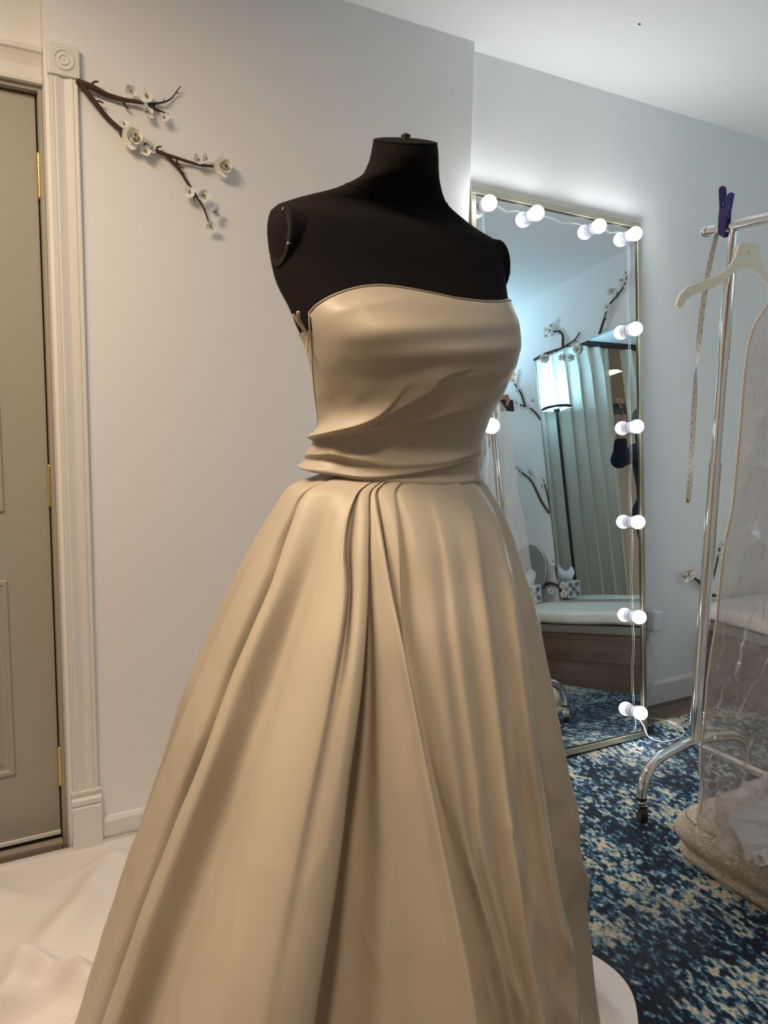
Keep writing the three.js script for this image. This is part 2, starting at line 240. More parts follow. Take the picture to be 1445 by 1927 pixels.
// ---------------------------------------------------------------- gown
const SK = {
  lev: [1.125, 1.105, 1.08, 1.04, 0.99, 0.92, 0.84, 0.74, 0.62, 0.48, 0.32, 0.16, 0.0],
  base: [[0.1789, 0.1181, 0.6713, 1.0893], [0.1951, 0.136, 0.6694, 1.0877], [0.2086, 0.1552, 0.6694, 1.0872], [0.2261, 0.1829, 0.6665, 1.0846], [0.2459, 0.2095, 0.6634, 1.0817], [0.2697, 0.2462, 0.6586, 1.0775], [0.2938, 0.2764, 0.6535, 1.0727], [0.3222, 0.3087, 0.6463, 1.0664], [0.3506, 0.3433, 0.641, 1.0607], [0.3846, 0.3846, 0.6321, 1.0512], [0.4252, 0.4252, 0.6241, 1.0414], [0.4636, 0.4636, 0.6169, 1.032], [0.506, 0.506, 0.6099, 1.0227]],
  ang: [
    [168.2, 171.9, 172.4, 173.3, 173.2, 174.9, 176.2, 177.1, 181.2, 184.7, 187.2, 187.1, 187.1],
    [164.2, 166.9, 167.4, 168.3, 167.2, 168.9, 171.2, 172.1, 177.2, 179.7, 182.2, 182.1, 182.1],
    [161.2, 163.4, 163.4, 163.3, 162.2, 164.4, 167.2, 168.1, 172.2, 175.2, 177.2, 177.1, 177.1],
    [160.2, 161.9, 161.4, 160.3, 159.2, 160.9, 163.2, 164.1, 168.2, 170.7, 172.2, 172.1, 172.1],
    [156.0, 157.1, 156.2, 155.1, 154.2, 156.0, 158.0, 159.3, 162.8, 165.6, 166.6, 166.7, 166.8],
    [141.1, 142.4, 143.9, 145.3, 147.1, 149.9, 152.1, 155.1, 158.4, 161.6, 165.4, 167.0, 168.6],
    [135.9, 136.7, 137.7, 138.2, 139.2, 140.9, 142.2, 143.9, 146.1, 148.1, 150.3, 151.8, 153.4],
    [131.3, 132.1, 133.0, 133.2, 133.7, 134.5, 135.2, 136.4, 138.6, 139.8, 140.9, 141.8, 142.7],
    [128.8, 130.6, 132.0, 131.3, 128.7, 128.6, 129.3, 130.3, 131.9, 133.0, 133.4, 133.8, 134.1],
    [128.6, 130.5, 132.1, 131.9, 129.1, 128.1, 128.1, 128.6, 130.0, 130.9, 131.3, 131.7, 132.0],
    [126.9, 127.3, 127.7, 127.7, 126.5, 125.8, 125.9, 126.5, 127.8, 128.8, 129.2, 129.6, 130.0],
    [124.5, 124.7, 125.0, 124.9, 124.1, 123.9, 123.8, 124.1, 125.6, 126.6, 127.5, 128.4, 129.2],
    [122.7, 122.7, 122.8, 122.5, 121.7, 121.7, 121.8, 122.4, 123.3, 124.6, 125.3, 125.9, 126.5],
    [122.8, 123.0, 123.3, 123.4, 122.9, 123.0, 123.1, 123.5, 125.2, 126.0, 127.4, 128.2, 128.9],
    [122.3, 122.5, 122.7, 122.7, 121.7, 120.6, 119.3, 118.4, 118.3, 118.2, 118.5, 118.8, 119.0],
    [121.6, 121.7, 121.9, 121.6, 120.6, 119.1, 117.2, 114.8, 113.1, 111.3, 109.3, 107.9, 106.5],
    [120.9, 120.7, 120.5, 119.6, 118.1, 115.9, 113.0, 110.2, 107.9, 105.3, 102.3, 100.3, 98.3],
    [120.2, 119.7, 119.1, 117.8, 115.9, 113.1, 109.8, 106.4, 102.8, 99.2, 95.5, 92.9, 90.3],
    [119.6, 118.9, 118.1, 116.4, 114.2, 111.2, 108.0, 104.0, 100.3, 96.1, 92.9, 90.4, 88.0],
    [119.2, 118.5, 117.6, 115.7, 113.1, 110.2, 106.1, 101.2, 96.4, 91.5, 86.6, 83.9, 81.3],
    [116.9, 116.7, 116.4, 115.1, 113.1, 110.5, 106.8, 102.2, 97.7, 92.7, 88.2, 85.7, 83.1],
    [109.9, 110.1, 110.4, 110.5, 110.5, 110.0, 106.1, 101.2, 96.4, 91.1, 86.6, 84.1, 81.5],
    [109.2, 109.5, 109.7, 109.8, 109.6, 109.1, 105.4, 100.2, 95.2, 89.5, 85.0, 82.5, 79.9],
    [106.4, 105.7, 104.7, 104.0, 103.5, 103.3, 101.7, 99.2, 93.9, 87.9, 83.4, 80.9, 78.3],
    [100.9, 100.1, 99.0, 98.9, 99.1, 99.3, 97.8, 95.5, 92.6, 86.3, 81.8, 79.3, 76.7],
    [93.9, 93.4, 92.9, 93.0, 93.3, 94.2, 93.3, 91.3, 89.9, 84.7, 80.2, 77.7, 75.1],
    [89.6, 90.0, 90.5, 90.8, 91.0, 91.9, 91.2, 89.5, 88.6, 83.1, 78.6, 76.1, 73.5],
    [81.1, 81.5, 82.0, 82.6, 83.1, 84.4, 84.2, 83.2, 82.1, 80.1, 77.0, 74.5, 71.9],
    [69.4, 70.5, 72.0, 75.2, 77.9, 80.1, 80.8, 80.5, 80.7, 78.5, 75.4, 72.9, 70.3],
    [65.0, 66.0, 67.3, 69.6, 72.1, 74.5, 75.3, 75.3, 75.2, 75.2, 73.2, 71.3, 68.7],
    [59.7, 59.6, 59.4, 61.3, 63.7, 66.8, 68.9, 69.5, 68.2, 66.9, 65.6, 64.1, 62.9],
    [56.6, 56.1, 55.6, 56.9, 59.5, 64.1, 66.8, 68.1, 66.9, 65.3, 62.6, 61.5, 60.5],
    [52.3, 51.1, 49.6, 50.6, 52.6, 56.1, 57.9, 59.6, 59.2, 56.5, 52.4, 50.4, 49.1]],
  off: [
    [1.2, 1.5, 1.9, 2.6, 3.4, 4.5, 5.3, 6.1, 7.0, 8.2, 10.2, 12.1, 14.0],
    [0.0, 0.0, 0.0, 0.0, 0.0, 0.0, 0.0, 0.0, 0.0, 0.4, 3.6, 6.8, 10.0],
    [-8.0, -12.9, -19.1, -27.3, -35.4, -46.8, -51.5, -54.0, -57.0, -60.4, -63.6, -66.8, -70.0],
    [4.0, 5.1, 6.4, 8.5, 11.2, 14.9, 17.5, 20.0, 23.0, 26.4, 29.2, 32.1, 35.0],
    [5.0, 6.5, 8.4, 11.4, 15.2, 20.5, 23.6, 26.4, 29.7, 33.3, 35.9, 38.4, 41.0],
    [2.0, 0.4, -1.6, -4.7, -8.0, -12.7, -13.7, -13.2, -12.6, -11.7, -9.1, -6.6, -4.0],
    [3.0, 4.1, 5.4, 7.7, 11.0, 15.7, 19.4, 23.4, 28.2, 33.4, 36.2, 39.1, 42.0],
    [4.0, 7.2, 11.2, 17.5, 24.8, 35.1, 42.1, 48.8, 56.9, 65.8, 72.2, 78.6, 85.0],
    [5.0, 9.0, 14.0, 21.5, 28.8, 39.1, 46.2, 53.2, 61.6, 70.8, 77.2, 83.6, 90.0],
    [-2.0, -5.1, -8.9, -12.4, -13.6, 8.9, 34.0, 42.8, 53.4, 64.6, 69.8, 74.9, 80.0],
    [3.0, 4.5, 6.5, 9.8, 14.2, 23.1, 34.0, 40.5, 48.2, 56.6, 61.0, 65.5, 70.0],
    [4.0, 6.5, 9.5, 14.3, 19.9, 27.7, 32.1, 35.6, 39.8, 44.4, 48.0, 51.5, 55.0],
    [3.0, 3.9, 5.1, 7.5, 11.3, 16.5, 18.6, 19.6, 20.8, 22.1, 23.1, 24.0, 25.0],
    [-3.0, -6.4, -10.6, -17.2, -25.4, -36.8, -43.0, -48.0, -54.0, -60.6, -65.4, -70.2, -75.0],
    [-3.0, -6.4, -10.6, -17.0, -24.5, -35.0, -40.7, -45.2, -50.6, -56.6, -61.0, -65.5, -70.0],
    [2.0, 2.3, 2.7, 1.9, -0.9, -4.9, -8.4, -12.4, -17.2, -22.3, -24.9, -27.4, -30.0],
    [3.0, 4.5, 6.5, 7.8, 7.1, 6.2, 3.3, -1.2, -6.6, -12.5, -16.7, -20.8, -25.0],
    [4.0, 6.5, 9.5, 13.0, 15.5, 19.0, 18.8, 16.8, 14.4, 11.7, 9.5, 7.2, 5.0],
    [3.0, 5.5, 8.5, 13.6, 20.2, 29.4, 33.5, 36.0, 39.0, 42.1, 43.1, 44.0, 45.0],
    [-3.0, -7.6, -13.4, -20.2, -25.9, -33.7, -37.3, -39.6, -42.3, -45.2, -46.8, -48.4, -50.0],
    [2.0, 0.8, -0.8, -3.3, -6.4, -10.8, -14.0, -17.2, -21.1, -25.2, -26.8, -28.4, -30.0],
    [4.0, 4.6, 5.4, 5.7, 5.0, 4.0, -8.0, -15.6, -18.8, -22.3, -24.9, -27.4, -30.0],
    [-2.0, -5.1, -8.9, -14.0, -19.0, -26.0, -19.3, -16.4, -17.2, -18.2, -19.4, -20.7, -22.0],
    [1.0, 1.3, 1.7, 0.7, -2.4, -6.7, -8.3, -8.8, -9.4, -10.2, -11.8, -13.4, -15.0],
    [1.2, 1.4, 1.6, 2.0, 2.3, 2.8, 3.4, 4.2, 5.1, 6.0, 6.4, 6.8, 7.2],
    [-0.6, -0.6, -0.6, -0.8, -1.4, -2.2, -2.8, -3.4, -4.1, -4.8, -5.2, -5.6, -6.0],
    [1.2, 1.4, 1.6, 2.1, 2.9, 3.9, 4.6, 5.4, 6.3, 7.2, 7.6, 8.0, 8.4],
    [-0.6, -0.8, -1.0, -1.4, -2.0, -2.8, -3.4, -4.2, -5.1, -6.0, -6.4, -6.8, -7.2],
    [2.0, 2.6, 3.4, 4.8, 6.6, 9.2, 11.2, 13.2, 15.6, 18.2, 19.4, 20.7, 22.0],
    [-1.0, -1.3, -1.7, -2.5, -3.8, -5.5, -6.6, -7.6, -8.8, -10.1, -10.7, -11.4, -12.0],
    [0.0, -0.3, -0.7, -1.4, -2.3, -3.6, -4.9, -6.4, -8.2, -10.1, -10.7, -11.4, -12.0],
    [1.0, 1.3, 1.7, 2.6, 4.2, 6.4, 8.0, 9.8, 11.9, 14.2, 15.4, 16.7, 18.0],
    [0.0, 0.0, 0.0, -0.3, -0.9, -1.7, -2.4, -3.2, -4.1, -5.0, -5.4, -5.7, -6.0]],
};
{
  const dress = thing('wedding_gown', 'strapless ivory satin gown with draped bodice and full pleated skirt', 'dress', [FX, 0, FZ]);
  const loc = (p) => p.sub(V(FX, 0, FZ));
  // --- bodice: torso offset plus pleats. Curves are y over the angle around the body.
  const asc = (l) => [...l].sort((a, b) => a[0] - b[0]);
  const TOP = asc([[-95, 1.375], [-60, 1.39], [-20, 1.425], [10, 1.442], [35.5, 1.445], [58, 1.434], [71, 1.429], [85, 1.428], [93, 1.433], [103.5, 1.437], [113, 1.437], [124.5, 1.43], [135.5, 1.42], [143.5, 1.412], [153, 1.402], [161, 1.392], [166, 1.388], [215, 1.386]]);
  const HEM = asc([[-95, 1.14], [17.5, 1.133], [71, 1.129], [90.5, 1.13], [105.5, 1.132], [119.5, 1.136], [135.5, 1.138], [156, 1.143], [188, 1.148], [215, 1.149]]);
  const SEAM = [[1.12, 212], [1.205, 204], [1.232, 192], [1.266, 187.5], [1.306, 180.5], [1.353, 171.5], [1.39, 161]];
  const folds = [ // curve, height above, amplitude, softness below
    [asc([[110.5, 1.29], [114.5, 1.282], [121, 1.257], [131.5, 1.234], [154.5, 1.214], [177.5, 1.205]]), 0.018, 0.0065, 0.004],
    [asc([[82, 1.316], [88, 1.31], [95.5, 1.298], [99, 1.283], [112.5, 1.258], [127, 1.237], [142.5, 1.223], [173.5, 1.208], [195, 1.203]]), 0.028, 0.0105, 0.003],
    [asc([[51, 1.3], [54.5, 1.292], [68, 1.265], [87, 1.246], [100.5, 1.234], [122, 1.224], [142.5, 1.217], [163, 1.209], [190, 1.2]]), 0.022, 0.0095, 0.0028],
    [asc([[28.5, 1.189], [59.5, 1.181], [86, 1.169], [109.5, 1.165], [132, 1.166], [149.5, 1.175], [163, 1.182]]), 0.012, 0.004, 0.006],
    [asc([[120, 1.168], [140, 1.173], [160, 1.178], [189.5, 1.174], [205, 1.17]]), 0.022, 0.0075, 0.006],
    [asc([[20, 1.178], [36.5, 1.175], [65, 1.168], [86, 1.159], [102, 1.152], [119.5, 1.147], [135.5, 1.145], [156.5, 1.148], [188.5, 1.152], [205, 1.153]]), 0.018, 0.0065, 0.0025],
  ];
  const g2 = (x, s) => Math.exp(-x * x / (2 * s * s));
  function bod(deg, y, extra = 0) {
    let d = 0.003 + extra;
    d += 0.024 * g2(deg - 120, 20) * g2(y - 1.365, 0.036) + 0.012 * g2(deg - 60, 19) * g2(y - 1.36, 0.04);
    d += 0.006 * g2(deg - 90, 26) * g2(y - 1.40, 0.035);
    for (const [c, h, a, b] of folds) {
      const lo = c[0][0], hi = c[c.length - 1][0]; if (deg < lo - 10 || deg > hi + 10) continue;
      const win = smooth(lo - 8, lo + 26, deg) * (1 - smooth(hi - 2, hi + 10, deg)), t = y - spline(c, clamp(deg, lo, hi));
      const fan = lerp(1, 0.45, smooth(130, 190, deg));
      d += win * a * (t > 0 ? Math.exp(-((t / (h * fan)) ** 1.3)) : Math.exp(-((t / b) ** 2)));
    }
    const left = smooth(146, 186, deg);                       // bunching at the side seam
    d += left * (0.017 * g2(y - 1.180, 0.016) + 0.021 * g2(y - 1.154, 0.008));
    const hem = interp(HEM, deg); d += 0.0045 * g2(y - hem - 0.004, 0.005);
    // soft pulls across the bust
    d += 0.0022 * Math.sin((y - 1.33) * 150 + deg * 0.075) * g2(y - 1.345, 0.035) * smooth(150, 95, deg) * smooth(20, 60, deg);
    d += 0.0028 * g2((y - 1.405) - (deg - 120) * -0.0007, 0.006) * g2(deg - 121, 13);
    d += 0.003 * (fbm(deg * 0.05 + 3, y * 22, 3) - 0.5);
    return loc(onTorso(deg, y, d));
  }
  part('bodice_front', grid(300, 190, (u, v) => {
    const y0 = lerp(1.13, 1.40, v), s = interp(SEAM, y0), deg = lerp(s, -95, u), hem = spline(HEM, deg), top = spline(TOP, deg);
    return bod(deg, lerp(hem, top, v), v > 0.985 ? -0.001 : 0);
  }), M.satin, dress);
  const edge = []; for (let i = 0; i <= 90; i++) { const deg = lerp(161, -95, i / 90); edge.push(bod(deg, spline(TOP, deg), -0.0006)); }
  part('neckline_edge', tube(edge, 0.0017, 0.0017, 240, 6), M.satin, dress);
  const side = []; for (let i = 0; i <= 30; i++) { const y = lerp(1.392, 1.21, i / 30); side.push(bod(interp(SEAM, y), y, -0.0005)); }
  part('side_edge', tube(side, 0.0018, 0.0018, 80, 6), M.satin, dress);
  part('bodice_back', grid(110, 80, (u, v) => {
    const deg = lerp(265, 168, u), top = lerp(1.378, 1.366, u < 0.5 ? 0 : 1) + 0.0025 * Math.sin(u * 140) * (u > 0.86 ? 1 : 0.1), y = lerp(1.14, top, v), s = interp(SEAM, y);
    const dd = Math.max(deg, Math.min(s - 6, 264)); const p = onTorso(dd, y, -0.0045 + 0.002 * Math.sin(v * 9 + u * 5)); return loc(p);
  }), M.satin, dress);
  part('bodice_lining', grid(90, 40, (u, v) => { const deg = lerp(265, 150, u); return loc(onTorso(deg, lerp(1.13, 1.36, v), -0.0055)); }), M.satin, dress);
  const zp = [[166, 1.391], [170, 1.381], [171.5, 1.372], [172.5, 1.362]].map(([d, y], i) => loc(onTorso(d, y, [0.016, 0.012, 0.008, 0.005][i])));
  part('zipper_tape', [tube(zp, 0.0032, 0.0028, 24, 6), tube([[171, 1.388], [171.6, 1.379], [172, 1.37]].map(([d, y], i) => loc(onTorso(d, y, 0.016 - i * 0.004))), 0.0024, 0.002, 12, 6)], M.satin, dress);
  const zc = loc(onTorso(173.2, 1.352, 0.006));
  part('zipper_pull', [at(new RoundedBoxGeometry(0.004, 0.010, 0.005, 2, 0.0014), zc.x, zc.y + 0.008, zc.z), at(new RoundedBoxGeometry(0.0025, 0.020, 0.005, 2, 0.001), zc.x - 0.002, zc.y - 0.008, zc.z), at(new THREE.TorusGeometry(0.0028, 0.0008, 6, 12), zc.x - 0.001, zc.y + 0.002, zc.z)], M.satin, dress);

  // --- skirt: control lines (fold ridges and valleys) at several heights, splined around and down
  const nL = SK.lev.length, lines = SK.ang.map((a, i) => ({ a, o: SK.off[i].map((v) => v / 1000) }));
  const nb = 22;                                              // the back of the skirt, out of sight: regular folds
  for (let k = 1; k <= nb; k++) lines.push({ a: SK.lev.map((_, l) => { const a0 = SK.ang[32][l], a1 = SK.ang[0][l] - 360; return lerp(a0, a1, k / (nb + 1)); }), o: SK.lev.map((y) => (k % 2 ? -1 : 1) * 0.024 * clamp((1.13 - y) * 1.6) - 0.0 - (k === 1 || k === nb ? 0.006 : 0)) });
  const up = [[1.148, 0.138, 0.090, FX, FZ + 0.0128], [1.139, 0.151, 0.100, FX - 0.004, FZ + 0.011]];
  const base = [...up.map(([, ...b]) => b), ...SK.base], lev = [...up.map(([y]) => y), ...SK.lev];
  for (const l of lines) { l.a = [l.a[0], l.a[0], ...l.a]; l.o = [0, l.o[0] * 0.6, ...l.o]; }
  const nA = lines.length, cols = 9, rowsN = 150;
  const asTab = lev.map((y, i) => [-y, i]);
  const tabs = lines.map((l) => lev.map((y, i) => [-y, l.a[i], l.o[i]])), btab = lev.map((y, i) => [-y, ...base[i]]);
  const ys = []; for (let j = 0; j <= rowsN; j++) { const t = j / rowsN; ys.push(1.148 - 1.128 * (t * 0.55 + 0.45 * t * t)); }
  const ringAt = ys.map((y) => {
    const b = [1, 2, 3, 4].map((k) => spline(btab, -y, k));
    const P = lines.map((_, i) => { const a = spline(tabs[i], -y, 1) * Math.PI / 180, o = spline(tabs[i], -y, 2); return V(b[2] + (b[0] + o) * Math.cos(a), y, b[3] + (b[1] + o) * Math.sin(a)); });
    return new THREE.CatmullRomCurve3(P, true, 'centripetal');
  });
  const N = nA * cols;
  const sk = grid(N, rowsN, (u, v) => {
    const j = Math.round(v * rowsN), y = ys[j], i = Math.round(u * N) % N, p = ringAt[j].getPoint(i / N);
    const dx = p.x - FX, dz = p.z - FZ, r = Math.hypot(dx, dz), a = Math.atan2(dz, dx), low = clamp((1.12 - y) * 1.4);
    const right = smooth(1.95, 1.2, a) * smooth(-0.2, 0.4, a);
    let d = 0.006 * (fbm(a * 5 + 40, y * 3.2, 3) - 0.5) * low;
    const rid = 1 - Math.abs(2 * fbm(a * 4.2 + y * 1.1 + 11, y * 4.5 - a * 2.2, 3) - 1); d += 0.010 * (rid ** 6 - 0.3) * low * (0.18 + 0.82 * right);
    return V(p.x + dx / r * d - FX, y, p.z + dz / r * d - FZ);
  }, true);
  part('skirt', sk, M.satin, dress);
}
{ // cotton cloth spread under the gown
  const cx = 0.45, cz = 0.9, Z0 = 0.072;
  const R = (a0) => { const a = Math.atan2(Math.sin(a0), Math.cos(a0)); return 0.78 + 0.02 * Math.sin(a * 3 + 1) + 0.012 * Math.sin(a * 7 + 2.2) + 0.055 * Math.exp(-(((a - 0.33) / 0.17) ** 2)) - 0.06 * Math.exp(-(((a - 0.02) / 0.16) ** 2)) + (Math.cos(a + 2.2) > 0 ? 0.2 * Math.cos(a + 2.2) ** 1.5 : 0); };
  const ridge = (x, z, ang, per, k, pw) => { const c = Math.cos(ang), s = Math.sin(ang), q = (x * c + z * s) / per + 0.55 * fbm(x * 2.6 + k, z * 2.6 + k * 3, 2) + k; return (0.5 + 0.5 * Math.cos(q * Math.PI * 2)) ** pw * smooth(0.25, 0.55, fbm(x * 3.1 + k * 5, z * 3.1 - k * 2, 2)); };
  const hgt = (x, z, e) => 0.013 + (0.05 * ridge(x, z, 0.5, 0.24, 1.3, 3) + 0.045 * ridge(x, z, 2.3, 0.20, 4.1, 4) + 0.028 * ridge(x, z, 1.25, 0.13, 7.7, 4) + 0.02 * fbm(x * 3 + 2, z * 3, 2)) * smooth(0, 0.16, e) + 0.004 * (1 - smooth(0, 0.03, e));
  const g = grid(300, 160, (u, v) => {
    const a = u * Math.PI * 2, rr = R(a) * v; let x = cx + rr * Math.cos(a), z = cz + rr * Math.sin(a), e = R(a) * (1 - v), y;
    y = hgt(x, z, Math.min(e, Math.max(z - Z0, 0) * 0.45 + 0.01));
    if (z < Z0) { y += Math.min(Z0 - z, 0.012); z = Z0; }
    return V(x - cx, y, z - cz);
  }, true);
  const o = part('floor_sheet', g, M.cotton); o.position.set(cx, 0, cz);
  tag(o, 'crumpled white cotton sheet spread on the floor under the gown', 'sheet');
}

// ---------------------------------------------------------------- rug and carpeted step
{
  const x0 = 0.72, x1 = 2.955, z0 = 0.168, z1 = 2.45, w = x1 - x0, d = z1 - z0;
  const pal = [[0.035, 0.07, 0.13], [0.07, 0.18, 0.28], [0.18, 0.36, 0.47], [0.42, 0.54, 0.57], [0.68, 0.65, 0.58], [0.76, 0.71, 0.62]];
  const map = tex(1600, 1600, (u, v) => {
    const x = u * w, z = v * d;
    const big = fbm(x * 2.1 + 3, z * 1.6 + 8, 4), mid = fbm(x * 10 + 1, z * 7 + 2, 4), fine = fbm(x * 92 + 0.9 * mid, z * 64 + x * 20, 3), grit = noise(x * 260, z * 150);
    const gray = smooth(0.64, 0.71, fbm(x * 2.6 + 20, z * 2.2 + 31, 4) + 0.12 * (fine - 0.5));
    let k = 0.37 + 1.1 * (big - 0.5) + 1.5 * (mid - 0.5) + 2.3 * (fine - 0.5) + 0.35 * (grit - 0.5); k = clamp(k, 0, 0.999);
    const q = k * 5, i = Math.floor(q), f = smooth(0.25, 0.75, q - i); let c = [0, 1, 2].map((n) => lerp(pal[i][n], pal[i + 1][n], f));
    c = c.map((t, n) => lerp(t, [0.36, 0.34, 0.32][n] * (0.8 + 0.5 * fine), gray * 0.28)); const s = 0.86 + 0.28 * grit; return c.map((t) => t * s);
  });
  const bump = tex(512, 512, (u, v) => { const n = noise(u * 256, v * 256, 256) * 0.6 + noise(u * 128, v * 128, 128) * 0.4; return [n, n, n]; }, { srgb: false, rep: [4, 4] });
  const g = new RoundedBoxGeometry(w, 0.012, d, 2, 0.005); const p = g.attributes.position, uv = g.attributes.uv; for (let i = 0; i < p.count; i++) uv.setXY(i, p.getX(i) / w + 0.5, p.getZ(i) / d + 0.5);
  const o = part('area_rug', g, std(0xffffff, 0.95, { map, bumpMap: bump, bumpScale: 0.003 })); o.position.set((x0 + x1) / 2, 0.006, (z0 + z1) / 2);
  tag(o, 'distressed navy, teal and cream area rug under the mirror and rack', 'rug');
}
{
  const x0 = 1.745, x1 = 2.5, z0 = 0.84, z1 = 1.62, h = 0.135;
  const t = thing('fitting_step', 'low carpet-covered beige fitting step with soft rounded edges under the garment bag', 'step', [(x0 + x1) / 2, 0.012, (z0 + z1) / 2]);
  const a = (x1 - x0) / 2, b = (z1 - z0) / 2;
  const bump = tex(512, 512, (u, v) => { const n = fbm(u * 40, v * 40, 2, 40), m = 1 - Math.abs(2 * fbm(u * 30 + 7, v * 30 + n * 1.5, 2, 0) - 1); const k = 0.4 * n + 0.6 * m ** 2; return [k, k, k]; }, { srgb: false });
  const col = tex(512, 512, (u, v) => { const n = fbm(u * 40, v * 40, 2, 40), m = 1 - Math.abs(2 * fbm(u * 30 + 7, v * 30 + n * 1.5, 2, 0) - 1), k = 0.78 + 0.3 * (0.4 * n + 0.6 * m ** 2) - 0.12; return [0.93 * k + 0.06, 0.86 * k + 0.055, 0.76 * k + 0.05]; });
  for (const q of [bump, col]) q.repeat.set(3, 3);
  // profile from the foot, out over a roll, onto the top
  const prof = [[0.012, 0], [0.004, 0.016], [0.012, 0.032], [0.0, 0.05], [-0.012, 0.078], [-0.002, 0.105], [0.022, 0.126], [0.06, 0.135], [0.12, 0.137], [0.25, 0.137], [0.37, 0.137]];
  const curve = new THREE.CatmullRomCurve3(prof.map(([i, y]) => V(i, y, 0)), false, 'centripetal');
  const g = grid(360, 90, (u, v) => {
    const q = curve.getPoint(v), ang = u * Math.PI * 2, e = 2 / 9, c = Math.cos(ang), s = Math.sin(ang), A = a - q.x, B = b - q.x;
    const X = A * Math.sign(c) * Math.abs(c) ** e, Z = B * Math.sign(s) * Math.abs(s) ** e;
    const n = 0.0035 * (fbm(ang * 30, v * 40, 2) - 0.5) + 0.008 * (fbm(X * 7 + 3, Z * 7 + q.y * 9, 2) - 0.5) * (v > 0.05 ? 1 : 0.3); const l = Math.hypot(X, Z) || 1;
    return V(X + X / l * n * (v < 0.65 ? 1 : 0), q.y * (h / 0.135) + (v > 0.5 ? n : 0), Z + Z / l * n * (v < 0.65 ? 1 : 0));
  }, true);
  const p = g.attributes.position, uv = g.attributes.uv; for (let i = 0; i < p.count; i++) { const onTop = p.getY(i) > 0.12; uv.setXY(i, (p.getX(i) + (onTop ? 0 : p.getY(i))) * 2.2, (p.getZ(i) + (onTop ? 0 : p.getY(i))) * 2.2); }
  part('carpet_cover', g, std(0xffffff, 1, { map: col, bumpMap: bump, bumpScale: 0.006 }), t);
}

// ---------------------------------------------------------------- the big leaning mirror and its bulbs
const lean = 6.45 * Math.PI / 180, roll = 1.0 * Math.PI / 180;
const mUp = V(0, Math.cos(lean), -Math.sin(lean)), mN = V(0, Math.sin(lean), Math.cos(lean)), mX = V(1, 0, 0);
const mV = mUp.clone().multiplyScalar(Math.cos(roll)).addScaledVector(mX, Math.sin(roll)), mU = mX.clone().multiplyScalar(Math.cos(roll)).addScaledVector(mUp, -Math.sin(roll));
const MW = 0.80, MH = 1.985, mBR = V(2.330, 0.014, 0.256), mBL = mBR.clone().addScaledVector(mU, -MW);
const mirrorQ = new THREE.Quaternion().setFromRotationMatrix(new THREE.Matrix4().makeBasis(mU, mV, mN));
const onMirror = (u, v, n = 0) => mBL.clone().addScaledVector(mU, u).addScaledVector(mV, v).addScaledVector(mN, n);
{
  const t = thing('leaning_mirror', 'tall leaning floor mirror in a champagne gold metal frame ringed with bulbs', 'mirror'); t.position.copy(mBL); t.quaternion.copy(mirrorQ);
  part('mirror_glass', box(0.012, MW - 0.012, 0.012, MH - 0.012, -0.006, 0), M.glass, t);
  part('backing_board', box(0.008, MW - 0.008, 0.008, MH - 0.008, -0.012, -0.0065), M.black, t);
  const bar = (n, g) => part(n, g, M.gold, t), d0 = -0.022, d1 = 0.007;
  bar('frame_rail', rbox(0, MW, MH - 0.022, MH, d0, d1, 0.002)); bar('frame_rail', rbox(0, MW, 0, 0.022, d0, d1, 0.002));
  bar('frame_stile', rbox(0, 0.02, 0.0221, MH - 0.0221, d0, d1, 0.002)); bar('frame_stile', rbox(MW - 0.02, MW, 0.0221, MH - 0.0221, d0, d1, 0.002));
  part('inner_lip', [box(0.0201, MW - 0.0201, MH - 0.026, MH - 0.0221, 0.0002, 0.003), box(0.0201, MW - 0.0201, 0.0221, 0.026, 0.0002, 0.003), box(0.0201, 0.024, 0.026, MH - 0.026, 0.0002, 0.003), box(MW - 0.024, MW - 0.0201, 0.026, MH - 0.026, 0.0002, 0.003)], std(new THREE.Color(0.12, 0.1, 0.07), 0.4, { metalness: 1 }), t);
}
